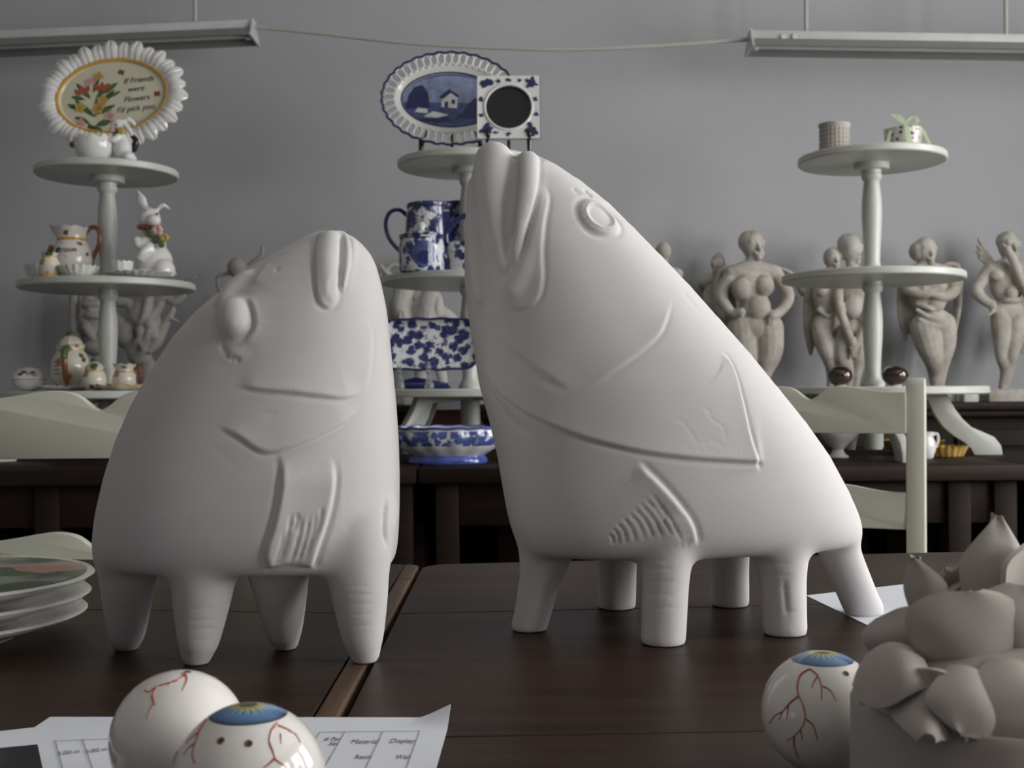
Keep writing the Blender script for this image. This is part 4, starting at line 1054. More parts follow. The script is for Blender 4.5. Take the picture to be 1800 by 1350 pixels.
# ------------------------------------------------------------------ middle stand, base shelf
Yt = 3.95; k = pxm(Yt); C = at(756, 606, Yt)
root = thing('wavy_tray', 'rectangular blue floral tray with wavy rim standing on a clear easel', 'tray', (C.x, C.y, Z_BASE + .0004))
cz = C.z - Z_BASE; TM = Matrix.Translation((0, 0, cz)) @ Matrix.Rotation(math.radians(-8), 4, 'X')
def tray_out(i, n=96, g=1.0):
    t = 2 * PI * i / n; c_, s_ = math.cos(t), math.sin(t); e = 5
    r = (abs(c_) ** e + abs(s_) ** e) ** (-1 / e); w = 1 + .018 * math.cos(14 * t)
    return Vector((86 * k * c_ * r * w * g, 0, 45 * k * s_ * r * w * g))
m = MB(); n = 96; vs = []
for g, d in ((1.0, .012), (.97, .006), (.86, -.004), (.80, -.006), (.0001, -.006)): vs += [TM @ (tray_out(i, n, g) + Vector((0, -d, 0))) for i in range(n)]
for g, d in ((.0001, -.012), (.82, -.012), (1.0, .006)): vs += [TM @ (tray_out(i, n, g) + Vector((0, -d, 0))) for i in range(n)]
m.add(vs, [(j * n + i, j * n + (i + 1) % n, (j + 1) * n + (i + 1) % n, (j + 1) * n + i) for j in range(7) for i in range(n)] + [(7 * n + i, 7 * n + (i + 1) % n, (i + 1) % n, i) for i in range(n)])
m.build('tray', M['bw_tray'], root, smooth_deg=40)
MB().tube([TM @ (tray_out(i, 96) + Vector((0, -.012, 0))) for i in range(97)], .0042, 8).build('blue_rim', M['blue'], root)
ez = MB()
for px in (704, 755):
    x = at(px, 640, Yt).x - C.x
    ez.tube([(x, -.045, cz - 45 * k + .022), (x, -.040, cz - 45 * k - .010), (x, -.030, cz - 45 * k - .012), (x, -.02, .035), (x, -.03, .008)], [.006, .009, .007, .009, .016], 10, samples=20, round_ends=True)
    ez.tube([(x, -.03, .008), (x, .10, .008)], .007, 8); ez.tube([(x, .02, .02), (x, .035, cz + 45 * k + .03)], .007, 10)
ez.build('clear_easel', M['clear'], root)
Yb = 4.10; P = spot(738, Yb, Z_BASE); k = pxm(Yb)
root = thing('butter_dish', 'dark blue covered butter dish with sloping ends behind the clear easel', 'butter dish', tuple(P))
MB().prism([(-48 * k, 0), (54 * k, 0), (54 * k, .008), (42 * k, .022), (14 * k, .034), (-6 * k, .040), (-20 * k, .034), (-48 * k, .016)], -.05, .05, lambda a, q, d: Vector((a, d, q))).build('cover', M['blue'], root, bevel=.003)
MB().box((2 * k, 0, .018), (96 * k, .104, .006)).build('pale_band', M['blue_mid'], root)

# ------------------------------------------------------------------ on the counter, middle
root, P, kk = pot('fluted_bowl', 'oval fluted blue and white footed bowl with bright blue foot', 'bowl', 786, 3.84, CZ, [(66, 0), (68, 4), (64, 14), (70, 18), (86, 28), (94, 40), (96, 52), (92, 58), (94, 63), (90, 63), (88, 55), (80, 28), (.1, 20)], M['bw_bowl'], None, 96,
                  lambda t, i, r, z, kk: (r * (1 + .02 * math.cos(14 * t) * (3 <= i <= 11)), z + (.8 * kk * math.cos(14 * t) if 8 <= i <= 9 else 0)), 1, .72)
MB().lathe([(64.5 * kk, 14.5 * kk), (69 * kk, 9 * kk), (70.5 * kk, 3 * kk), (69 * kk, .2 * kk)], 64, sy=.72).build('blue_foot', M['blue_bright'], root)
MB().tube([(94 * (1 + .02 * math.cos(14 * t)) * kk * math.cos(t), 94 * .72 * (1 + .02 * math.cos(14 * t)) * kk * math.sin(t), (62.5 + .8 * math.cos(14 * t)) * kk) for t in [2 * PI * i / 96 for i in range(97)]], .0042, 8).build('blue_rim', M['blue_bright'], root)
P = at(782, 700, 4.67); P.z = CZ + .0004
root = thing('writing_box', 'reddish brown wooden box with sloping sides behind the fluted bowl', 'box', (P.x, P.y, P.z)); k = pxm(4.67)
MB().prism([(-82 * k, 0), (72 * k, 0), (66 * k, .10), (52 * k, .158), (-60 * k, .158), (-72 * k, .10)], -.09, .09, lambda a, q, d: Vector((a, d, q))).build('body', M['wood_box'], root, bevel=.004)
MB().box((6 * k, -.092, .075), (28 * k, .006, .008)).build('pale_label', M['ceramic'], root)
P = at(778, 700, 4.62)
root = thing('price_card', 'white card with small black marks resting on the reddish wooden box', 'card', (P.x, 4.62, CZ + .1588)); k = pxm(4.62)
MB().box((0, 0, .026), (64 * k, .003, .052)).build('card', M['paper'], root)
for x, w, h in ((2, 10, 3), (22, 2.6, 8)): MB().box((x * k, -.002, .046), (w * k, .001, h * k)).build('black_mark', M['ink'], root)

# ------------------------------------------------------------------ right stand
root, P, kk = pot('basketweave_cup', 'white cup embossed with rows of square basketweave on the top shelf', 'cup', 1469, 4.05, Z_UP, [(24, 0), (25, 2), (25, 40), (27, 43), (27.5, 47), (25, 48), (23.5, 40), (22, 6), (.1, 5)], M['bisque'])
bm_ = MB().box((0, 0, 0), (4.6 * kk, 2.4 * kk, 5.2 * kk)).mesh('embossed_square', M['bisque'], bevel=.0016)
for j in range(5):
    for i in range(22):
        a = 2 * PI * i / 22; link_mesh('embossed_square', bm_, root, (25 * kk * math.cos(a), 25 * kk * math.sin(a), (6 + j * 7.4) * kk), (0, 0, a + PI / 2))
root, P, kk = pot('chintz_pot', 'small chintz flower pot tied with a pale green ribbon bow', 'pot', 1590, 4.10, Z_UP, [(25, 0), (27, 2), (30, 20), (33, 42), (31, 42), (27, 20), (.1, 6)], M['paint_chintz'], None, 40, lambda t, i, r, z, kk: (r * (1 + .04 * math.cos(6 * t)), z))
m = MB(); wv = 7 * kk
rib = lambda pts, w: m.sheet(lambda u, v: (lambda c: Vector((c[0] * kk + (v - .5) * w * kk, c[1] * kk, c[2] * kk)))(catmull(pts, 17)[int(round(u * 16))]), 16, 1, .0012)
for pts, w in (([(-2, -36, 2), (-4, -36, 20), (-6, -35, 40), (-8, -30, 46)], 8), ([(-8, -30, 46), (-22, -26, 58), (-26, -24, 64), (-14, -26, 60), (-6, -28, 46)], 7), ([(-6, -28, 46), (8, -24, 58), (16, -20, 60), (18, -20, 50), (2, -26, 44)], 7), ([(-28, -20, 36), (-34, -22, 16), (-38, -24, 3)], 6), ([(28, -20, 38), (36, -22, 18), (44, -26, 3), (50, -26, 4)], 6)): rib(pts, w)
m.build('ribbon', M['ribbon'], root, smooth_deg=60)
for px, r, lab in ((1476, 22, 'dark amber glazed egg on a small foot between the stand pillar and the tall fish'), (1573, 23, 'dark amber glazed egg on a small foot just behind the top of the chair post')):
    kk = pxm(4.02); P = spot(px, 4.02, Z_BASE)
    root = thing('glazed_egg', lab, 'ornament', tuple(P), 0, 'pair of dark glazed eggs on the stand base')
    MB().ball((0, 0, 19 * kk), (r * kk, r * kk, 18 * kk), nu=36, nv=24).build('egg', M['amber'], root)
    MB().lathe([(11 * kk, 0), (12 * kk, 1.5 * kk), (9 * kk, 3 * kk)], 24).build('foot', M['ceramic'], root)
root, P, kk = pot('footed_bowl', 'plain white footed bowl standing on the counter behind the chair', 'bowl', 1472, 4.0, CZ, [(18, 0), (19, 2), (11, 8), (9, 14), (14, 20), (28, 34), (36, 48), (40, 62), (38, 62), (33, 46), (20, 26), (.1, 20)], M['ceramic'])
fl = lambda t, i, r, z, kk: (r * (1 + .035 * math.cos(22 * t) * (i >= 2)), z + (1.6 * kk * abs(math.cos(11 * t)) if i in (3, 4) else 0))
pot('pie_dish', 'yellow fluted pie dish half hidden in shadow left of the chair post', 'dish', 1604, 4.25, CZ, [(30, 0), (34, 1), (46, 14), (52, 22), (49, 22), (40, 8), (.1, 4)], M['yellow_glaze'], None, 132, fl)
pot('pie_dish', 'yellow fluted pie dish between the chair post and the curved stand leg', 'dish', 1656, 4.04, CZ, [(30, 0), (34, 1), (38, 10), (42, 17), (39, 17), (34, 7), (.1, 4)], M['yellow_glaze'], None, 132, fl)
root, P, kk = pot('milk_jug', 'small white pottery jug peeking out behind the chair post', 'jug', 1624, 3.90, CZ, [(12, 0), (15, 3), (19, 18), (18, 30), (14, 40), (17, 48), (15, 47), (12, 38), (.1, 4)], M['ceramic'])
handle(root, kk, [(14, 42), (22, 44), (24, 32), (17, 18)], 2.4, M['ceramic'])
for px, w, h, Y, lab, cat_ in ((1702, 26, .052, 4.64, 'small pale two-tier block beside the stone figures', 'block'),):
    P = spot(px, Y + .23, LEDGE_Z); root = thing('pale_block', lab, cat_, tuple(P)); k = pxm(Y)
    MB().box((0, 0, h * .28), (w * k, .06, h * .56)).build('lower_tier', M['stone_pale'], root, bevel=.002)
    MB().box((0, 0, h * .78), (w * k * .94, .056, h * .44)).build('upper_tier', M['ceramic'], root, bevel=.002)
# ================================================================== stone figures on the sideboard
def statue(name, label, Y, base_px, chains, blobs, wings=(), mat='stone', plinth=(60, 12), voxel=.0042, feet_y=690, face=None, group=None):
    P = at(base_px, 690, Y); P.z = LEDGE_Z + .0004; P = Vector((P.x, Y, P.z))
    root = thing(name, label, 'statue', tuple(P), 0, group); k = pxm(Y)
    ph = max(.012, at(base_px, feet_y, Y).z - P.z)
    MB().box((0, 0, ph / 2), (plinth[0] * k, .11, ph)).build('base', M[mat], root, bevel=.003)
    m = MB()
    for pts in chains: chain(m, pts, Y, P, 14)
    for b_ in blobs: blob(m, *b_[:5], Y, P, *(b_[5:]))
    if face:
        for fx, fy, s, sgn in face:
            hd = -.78 * s * k
            chain(m, [(fx + 5 * s / 20 * sgn, fy - 4 * s / 20, 2.2 * s / 20, hd - .004), (fx + 8 * s / 20 * sgn, fy + 4 * s / 20, 3.4 * s / 20, hd - .010)], Y, P, 8)
            chain(m, [(fx - 4 * s / 20 * sgn, fy - 6 * s / 20, 3 * s / 20, hd), (fx + 14 * s / 20 * sgn, fy - 6 * s / 20, 3 * s / 20, hd + .004)], Y, P, 8)
            chain(m, [(fx + 2 * s / 20 * sgn, fy + 11 * s / 20, 2.4 * s / 20, hd), (fx + 11 * s / 20 * sgn, fy + 11 * s / 20, 2.4 * s / 20, hd)], Y, P, 8)
            blob(m, fx + 7 * s / 20 * sgn, fy + 18 * s / 20, 5 * s / 20, 4 * s / 20, 5 * s / 20, Y, P, hd + .008)
            for e in (-2, 12): blob(m, fx + e * s / 20 * sgn, fy, 3 * s / 20, 2 * s / 20, 3 * s / 20, Y, P, hd + .004)
    fuse_build('figure', m, voxel, M[mat], root, 3)
    for w in wings:
        m = MB()
        for pts in w: chain(m, pts, Y, P, 10, flat=.55)
        fuse_build('wing', m, voxel, M[mat], root, 2)
    return root
YS = 4.95
statue('stone_figure', 'stone woman with hands on rounded belly and folded wings, head above the shelf', YS, 1328,
    [[(1322, 450, 11, 0), (1322, 470, 14, 0)], [(1286, 480, 14, 0), (1322, 475, 18, 0), (1362, 480, 14, 0)],
     [(1303, 580, 27, 0), (1308, 620, 25, -.01), (1317, 655, 16, -.015), (1326, 690, 10, 0)], [(1350, 578, 28, 0), (1351, 618, 25, -.01), (1342, 654, 16, -.015), (1334, 690, 10, 0)],
     [(1285, 482, 13, 0), (1268, 520, 12, .0), (1286, 550, 9, -.03), (1303, 548, 8, -.055)], [(1365, 484, 13, 0), (1386, 520, 11, 0), (1374, 545, 9, -.02), (1357, 556, 10, -.05)],
     [(1302, 545, 3, -.06), (1308, 552, 3, -.06)], [(1298, 550, 3, -.06), (1305, 558, 3, -.06)], [(1352, 560, 3.5, -.06), (1352, 570, 3, -.06)], [(1358, 562, 3.5, -.06), (1358, 573, 3, -.06)]],
    [(1323, 430, 20, 25, 22), (1332, 446, 12, 10, 13, -.015), (1320, 503, 35, 32, 24), (1303, 508, 17, 19, 15, -.040), (1343, 502, 18, 20, 15, -.040), (1327, 540, 28, 28, 22), (1334, 541, 21, 25, 16, -.030), (1326, 578, 42, 26, 26), (1316, 425, 19, 20, 20, .008)],
    [[[(1292, 470, 9, .05), (1264, 482, 15, .06), (1262, 540, 14, .07), (1272, 590, 8, .07)], [(1280, 480, 10, .05), (1280, 550, 13, .07), (1285, 600, 7, .07)]], [[(1362, 468, 5, .05), (1392, 484, 10, .06), (1410, 515, 8, .06)], [(1370, 490, 8, .06), (1395, 520, 8, .07)]]], face=[(1326, 432, 24, 1)])
statue('stone_figure', 'small stone figure with a hair knot, half hidden behind the woman and the fish', 5.06, 1250,
    [[(1262, 472, 7, 0), (1258, 488, 9, 0)], [(1238, 496, 10, 0), (1258, 492, 12, 0), (1280, 498, 10, 0)], [(1245, 570, 16, 0), (1250, 620, 14, 0), (1250, 690, 8, 0)], [(1265, 570, 16, 0), (1262, 620, 14, 0), (1256, 690, 8, 0)], [(1280, 500, 9, 0), (1286, 540, 8, -.01), (1265, 560, 6, -.04)]],
    [(1262, 462, 13, 15, 14), (1264, 450, 6, 6, 6), (1258, 525, 24, 34, 18), (1255, 568, 25, 20, 18)],
    [[[(1245, 488, 6, .03), (1236, 492, 12, .04), (1232, 540, 10, .04), (1238, 590, 5, .04)]]], mat='stone', face=[(1262, 464, 16, -1)], plinth=(56, 12))
statue('stone_figure', 'stone figure almost wholly hidden behind the tall fish, only its head top showing', 5.0, 1160,
    [[(1166, 450, 8, 0), (1164, 475, 10, 0)], [(1140, 482, 11, 0), (1165, 478, 13, 0), (1190, 482, 11, 0)], [(1150, 570, 18, 0), (1155, 620, 15, 0), (1158, 690, 8, 0)], [(1178, 570, 18, 0), (1172, 620, 15, 0), (1164, 690, 8, 0)]],
    [(1166, 442, 14, 17, 16), (1165, 515, 28, 36, 20), (1164, 566, 28, 22, 20)], plinth=(56, 12))
statue('stone_couple', 'stone couple entwined under the right stand shelf, the woman with round belly', YS, 1478,
    [[(1463, 468, 8, 0), (1460, 482, 11, 0)], [(1436, 490, 12, 0), (1460, 486, 14, 0), (1486, 490, 11, 0)],
     [(1443, 575, 17, 0), (1450, 605, 17, -.015), (1462, 640, 13, -.02), (1462, 662, 9, 0), (1460, 690, 7, 0)],
     [(1470, 570, 15, .01), (1478, 620, 12, .01), (1474, 690, 7, .01)],
     [(1495, 458, 9, -.02), (1500, 475, 11, -.02)], [(1475, 486, 11, -.03), (1500, 480, 13, -.03), (1534, 486, 11, -.03)],
     [(1488, 590, 18, -.03), (1480, 625, 16, -.04), (1488, 655, 12, -.04), (1490, 690, 7, -.02)], [(1514, 595, 16, -.03), (1510, 635, 13, -.04), (1505, 660, 9, -.04), (1500, 690, 7, -.02)],
     [(1474, 490, 9, -.05), (1475, 535, 8, -.07), (1488, 578, 7.5, -.085), (1502, 612, 7, -.085)], [(1535, 492, 9, -.04), (1530, 545, 8, -.06), (1515, 585, 7, -.085), (1504, 610, 6, -.085)],
     [(1500, 610, 5, -.09), (1504, 628, 3, -.09)], [(1496, 612, 4, -.09), (1499, 628, 3, -.09)], [(1440, 545, 5, -.03), (1456, 556, 4, -.04), (1470, 552, 4, -.03)]],
    [(1463, 453, 16, 19, 17), (1495, 436, 19, 26, 20, -.02), (1489, 428, 17, 18, 18, -.01), (1456, 520, 28, 36, 20), (1446, 512, 12, 10, 9, -.035), (1468, 512, 12, 10, 9, -.035), (1456, 568, 27, 20, 18), (1504, 515, 28, 32, 20, -.02), (1499, 540, 17, 20, 14, -.055), (1500, 582, 30, 22, 20, -.025)],
    [[[(1432, 485, 7, .04), (1424, 520, 11, .05), (1424, 580, 12, .05), (1425, 622, 4, .05)], [(1440, 500, 8, .04), (1434, 560, 9, .05), (1433, 605, 4, .05)]]], face=[(1465, 455, 18, 1), (1500, 440, 23, 1)], plinth=(110, 12))
statue('stone_figure', 'stone man with folded arms and long drooping wings, bald head turned', YS, 1648,
    [[(1622, 456, 10, 0), (1628, 474, 13, 0)], [(1592, 482, 13, 0), (1630, 476, 16, 0), (1668, 482, 14, 0)],
     [(1590, 486, 12, 0), (1598, 508, 11, -.03), (1625, 516, 9, -.06), (1652, 508, 7, -.065)], [(1672, 488, 12, 0), (1676, 512, 11, -.03), (1655, 521, 9, -.055), (1624, 509, 7, -.065)],
     [(1624, 575, 25, 0), (1632, 605, 23, -.01), (1642, 640, 15, -.02), (1644, 660, 12, 0), (1646, 692, 8, 0)], [(1658, 570, 22, .01), (1662, 605, 18, 0), (1655, 645, 12, 0), (1650, 692, 7, 0)],
     [(1612, 545, 4, -.04), (1630, 556, 5, -.05), (1650, 562, 4, -.045), (1668, 556, 3, -.03)], [(1615, 560, 3, -.04), (1635, 572, 4, -.05), (1655, 574, 3, -.04)], [(1610, 534, 3, -.03), (1628, 540, 4, -.05), (1640, 545, 3, -.05)]],
    [(1626, 440, 20, 24, 21), (1614, 442, 16, 18, 18, .005), (1632, 515, 36, 38, 22), (1645, 532, 17, 17, 13, -.030), (1640, 565, 34, 24, 22)],
    [[[(1596, 478, 8, .04), (1586, 510, 10, .05), (1586, 560, 8, .05), (1592, 596, 4, .05)], [(1600, 490, 8, .04), (1596, 540, 8, .05), (1600, 585, 4, .05)], [(1606, 500, 7, .04), (1606, 550, 7, .05), (1608, 575, 4, .05)]], [[(1660, 466, 8, .04), (1680, 470, 13, .05), (1684, 530, 11, .05), (1675, 590, 8, .05), (1668, 640, 4, .05)]]], face=[(1630, 442, 22, 1)], plinth=(54, 12))
statue('stone_figure', 'stone winged man with one hand to his face and feathered wing raised', YS, 1770,
    [[(1770, 452, 9, 0), (1770, 470, 12, 0)], [(1744, 474, 13, 0), (1772, 470, 16, 0), (1806, 476, 13, 0)],
     [(1741, 474, 13, 0), (1722, 498, 11, 0), (1718, 514, 11, -.01), (1730, 528, 9, -.02), (1744, 536, 8, -.03)], [(1742, 536, 5, -.03), (1744, 548, 4, -.03), (1736, 554, 3, -.03)],
     [(1808, 480, 12, 0), (1812, 520, 10, -.03), (1800, 505, 9, -.06), (1784, 465, 8, -.07), (1771, 438, 7, -.07)], [(1770, 440, 5, -.07), (1764, 430, 3, -.065)],
     [(1758, 550, 17, 0), (1760, 590, 15, -.01), (1759, 628, 9, -.01), (1768, 650, 10, -.01), (1762, 680, 7, 0)], [(1787, 550, 16, 0), (1784, 595, 14, -.01), (1778, 630, 10, -.01), (1772, 655, 9, 0), (1766, 684, 6, 0)]],
    [(1772, 431, 17, 25, 19), (1768, 424, 17, 17, 19, .008), (1770, 500, 30, 34, 20), (1754, 484, 14, 11, 9, -.03), (1784, 484, 14, 11, 9, -.03), (1778, 514, 12, 13, 10, -.038), (1778, 528, 17, 7, 10, -.03), (1773, 545, 29, 20, 18)],
    [[[(1748, 466, 7, .03), (1736, 448, 6, .04), (1721, 422, 5, .04)], [(1746, 468, 6, .03), (1732, 452, 5, .04), (1719, 434, 4.5, .04)], [(1745, 470, 6, .03), (1732, 457, 5, .04), (1718, 444, 4.5, .04)], [(1744, 473, 6, .03), (1732, 463, 5, .04), (1721, 454, 4, .04)]], [[(1796, 470, 8, .04), (1822, 470, 12, .05), (1830, 540, 12, .05), (1800, 610, 6, .05)], [(1800, 560, 8, .05), (1794, 600, 6, .05), (1798, 618, 4, .05)]]], face=[(1777, 433, 23, 1)], plinth=(80, 12), feet_y=684)
statue('stone_figure', 'pale stone winged figure behind the blue china stand', 4.97, 752,
    [[(712, 505, 20, 0), (705, 540, 18, -.01), (712, 560, 14, -.02)], [(750, 490, 12, 0), (757, 520, 17, 0)], [(757, 530, 22, -.02), (750, 570, 24, -.02), (748, 620, 22, 0), (740, 660, 12, 0), (738, 690, 9, 0)], [(768, 545, 14, -.02), (795, 565, 12, -.01), (800, 590, 9, -.01)], [(762, 610, 20, 0), (774, 650, 11, 0), (782, 690, 8, 0)]],
    [(752, 465, 18, 22, 20), (752, 560, 34, 44, 26), (770, 540, 10, 22, 14, -.04), (748, 545, 9, 24, 14, -.04)],
    [[[(720, 520, 12, .03), (690, 490, 14, .05), (672, 470, 7, .05)], [(715, 530, 12, .03), (692, 530, 14, .05), (688, 590, 8, .05)], [(705, 470, 7, .05), (690, 466, 9, .05), (668, 486, 6, .05)]]], mat='stone_pale', plinth=(80, 12))
statue('tumbling_figure', 'grey stone acrobat upside down behind the cream teapot', 4.97, 158,
    [[(132, 505, 9, 0), (130, 545, 9, 0), (134, 590, 11, -.01), (140, 620, 16, 0)], [(160, 520, 13, 0), (150, 560, 12, -.02), (165, 590, 12, -.02), (172, 630, 12, 0)], [(190, 530, 8, 0), (180, 555, 9, -.02), (160, 545, 8, -.04)], [(172, 640, 14, 0), (180, 690, 12, 0)], [(130, 480, 8, 0), (150, 500, 12, 0), (178, 520, 12, 0)], [(185, 585, 10, -.03), (170, 600, 8, -.04), (150, 575, 7, -.05)]],
    [(165, 560, 26, 40, 22), (150, 620, 20, 22, 18), (168, 610, 22, 14, 14, -.03), (160, 535, 18, 8, 10, -.04), (162, 555, 16, 7, 10, -.045)], mat='stone_grey', plinth=(70, 12))
statue('tumbling_figure', 'grey stone acrobats tangled head down, limbs looping beside the stand pillar', 4.95, 248,
    [[(205, 530, 9, 0), (228, 535, 10, 0), (238, 560, 8, -.03), (248, 566, 7, -.05), (256, 548, 7, -.05), (262, 525, 8, -.03), (280, 500, 9, 0)], [(290, 520, 8, 0), (276, 545, 9, -.02), (262, 565, 10, -.04), (270, 590, 9, -.04)], [(304, 545, 6, -.01), (290, 570, 9, -.01), (275, 600, 11, -.02), (262, 615, 8, -.03)], [(300, 560, 4, -.02), (312, 565, 3, -.02)], [(262, 585, 8, -.05), (255, 600, 7, -.05)], [(246, 580, 8, -.05), (246, 592, 7, -.05)], [(225, 585, 20, 0), (215, 570, 14, 0), (208, 560, 8, 0)], [(230, 615, 10, -.02), (245, 600, 8, -.05), (252, 615, 7, -.04), (240, 630, 9, -.02)], [(310, 512, 7, 0), (325, 498, 5, 0), (342, 488, 4, 0)], [(292, 524, 7, -.01), (308, 530, 8, -.01), (322, 520, 6, -.01)]],
    [(224, 588, 24, 26, 22), (250, 560, 26, 34, 22), (270, 575, 20, 26, 18), (246, 628, 22, 16, 16), (260, 660, 18, 34, 16), (280, 520, 22, 18, 16)], mat='stone_grey', plinth=(80, 12))
statue('curling_figure', 'dark stone figure with ball head and curled arms peeping over the shorter fish', 4.97, 425,
    [[(404, 480, 4, 0), (386, 484, 4, 0), (382, 494, 3.5, 0), (390, 520, 6, 0)], [(436, 466, 3, 0), (450, 456, 4, 0), (460, 448, 3.5, 0), (461, 436, 4, 0)], [(420, 480, 12, 0), (424, 520, 18, 0), (424, 580, 20, 0), (424, 640, 18, 0), (425, 690, 14, 0)]],
    [(416, 470, 17, 17, 16), (424, 560, 30, 44, 24)], mat='stone_grey', plinth=(70, 12))

# ================================================================== ladder-back chairs
def chair(loc, rz, label):
    root = thing('ladder_back_chair', label, 'chair', loc, rz)
    HL, YB = .222, .0
    def slat(z0, h, nm):
        half = [(0.0, -.033), (.012, -.027), (.035, -.009), (.055, -.002), (.078, 0), (.105, -.003), (.14, -.009), (.18, -.014), (HL, -.015)]
        pts = catmull(half, 40)
        top = [(-x, z) for x, z in pts[::-1]] + [(x, z) for x, z in pts[1:]]
        out = [(x, z0 + h + z) for x, z in top] + [(HL, z0), (-HL, z0)]
        MB().prism(out, -.011, .011, lambda a, q, d: Vector((a, YB + d + .018 * (1 - (a / HL) ** 2), q))).build(nm, M['cream'], root, bevel=.003)
    slat(.888, .112, 'slat'); slat(.665, .100, 'slat')
    for s in (-1, 1):
        out = [(-.02, 0), (.02, 0), (.022, .5), (.026, .98), (.020, 1.005), (.008, 1.018), (-.008, 1.018), (-.018, 1.0), (-.024, .5)]
        MB().prism(out, -.021, .021, lambda a, q, d, s=s: Vector((s * (HL + .02) + d, YB + a * 1.0 + max(0, q - .45) * .03, q))).build('back_post', M['cream'], root, bevel=.004)
        MB().lathe([(.016, 0), (.021, .1), (.021, .43)], 16, c=(s * (HL + .0), -.40, 0)).build('leg', M['cream'], root)
        MB().box((s * (HL + .01), -.2, .25), (.02, .38, .025)).build('stretcher', M['cream'], root)
    MB().box((0, -.21, .45), (HL * 2 + .02, .44, .03)).build('seat', M['cream'], root, bevel=.008)
    MB().box((0, -.40, .25), (HL * 2, .02, .025)).build('stretcher', M['cream'], root)
    return root
cL = at(181, 700, 1.99)
chair((cL.x, 1.97, 0), math.radians(3), 'cream ladder-back chair beside the plate stack, tucked at the dark table')
pR = at(1609, 700, 2.78)
ang = math.radians(-24)
chair((pR.x - math.cos(ang) * .242, 2.78 - math.sin(ang) * .242, 0), ang, 'cream ladder-back chair in front of the nearly empty white stand')
# ================================================================== things on the dark tables
# ------------------------------------------------------------------ stack of three plates
def plate_print():
    t = NT('rose_print'); v = t.co(); n1, nc = t.noise(v, 14, 4)
    w = t.n.new('ShaderNodeVectorMath'); w.operation = 'MULTIPLY_ADD'; t.l.new(nc, w.inputs[0]); w.inputs[1].default_value = (.06,) * 3; t.l.new(v, w.inputs[2])
    d, dc = t.voro(w.outputs[0], 15); s = t.n.new('ShaderNodeSeparateColor'); t.l.new(dc, s.inputs[0])
    pal = t.ramp(s.outputs[0], [(0, (.02, .05, .02)), (.28, (.30, .08, .06)), (.45, (.05, .10, .03)), (.6, (.42, .20, .16)), (.8, (.10, .14, .06)), (.92, (.45, .46, .42))], 'CONSTANT')
    k_ = t.ramp(d, [(.45, (1, 1, 1)), (.7, (.5, .5, .5))])
    return t.done(t.mix(k_, (.52, .54, .50), pal), .3, .25, 0)
M['rose_print'] = plate_print()
pc = at(-118, 1045, 1.20)
PR = .15
plate_prof = [(.075, .002), (.082, .0), (.086, .004), (.118, .013), (PR - .004, .021), (PR, .0245), (PR - .003, .027), (.118, .019), (.088, .0105), (.07, .009), (.001, .009)]
for j, (dx, dy, lab) in enumerate(((-.004, .002, 'lowest white plate of the stack of three on the table'), (.001, -.001, 'middle white plate of the stack of three on the table'), (.004, .001, 'uppermost plate of the stack, printed with roses and leaves'))):
    root = thing('dinner_plate', lab, 'plate', (pc.x + dx, pc.y + dy, TZ + .0004 + j * .0185), 0, 'stack of dinner plates')
    MB().lathe(plate_prof, 96).build('plate', M['ceramic'], root, smooth_deg=60)
    if j == 2:
        MB().lathe([(PR - .008, .0262), (.118, .0196), (.088, .0110), (.07, .0095), (.001, .0095)], 96).build('printed_face', M['rose_print'], root, smooth_deg=60)

# ------------------------------------------------------------------ eyeball shakers
def iris_mat():
    t = NT('iris'); x, y, z = t.sep(t.co())[:3]
    r = t.math('SQRT', t.math('ADD', t.math('MULTIPLY', x, x), t.math('MULTIPLY', y, y)))
    ang_ = t.math('ARCTAN2', y, x)
    ray_ = t.math('ABSOLUTE', t.math('SINE', t.math('MULTIPLY', ang_, 9.0)))
    f, _ = t.noise(t.co(), 160, 3)
    rr = t.math('ADD', t.math('MULTIPLY', r, 1 / .0205), t.math('MULTIPLY', f, .05))
    c = t.ramp(rr, [(.0, (.02, .015, .01)), (.24, (.03, .022, .012)), (.30, (.42, .34, .05)), (.42, (.50, .44, .12)), (.50, (.22, .36, .48)), (.70, (.10, .22, .42)), (.93, (.05, .13, .28)), (1.0, (.012, .025, .05))])
    spoke = t.math('MULTIPLY', t.math('GREATER_THAN', t.math('MULTIPLY', ray_, 1.0), .96), t.math('MULTIPLY', t.math('GREATER_THAN', rr, .34), t.math('LESS_THAN', rr, .66)))
    return t.done(t.mix(spoke, c, (.02, .03, .05)), .1, .5, .5)
M['iris'] = iris_mat()
M['eye_white'] = plain('eye_glaze', (.80, .765, .73), .12, .5, .4, var=.03)
M['vein'] = plain('vein_red', (.40, .075, .045), .25, .5, .3, var=.2, vscale=60)
M['hole'] = plain('hole_dark', (.10, .035, .02), .6)
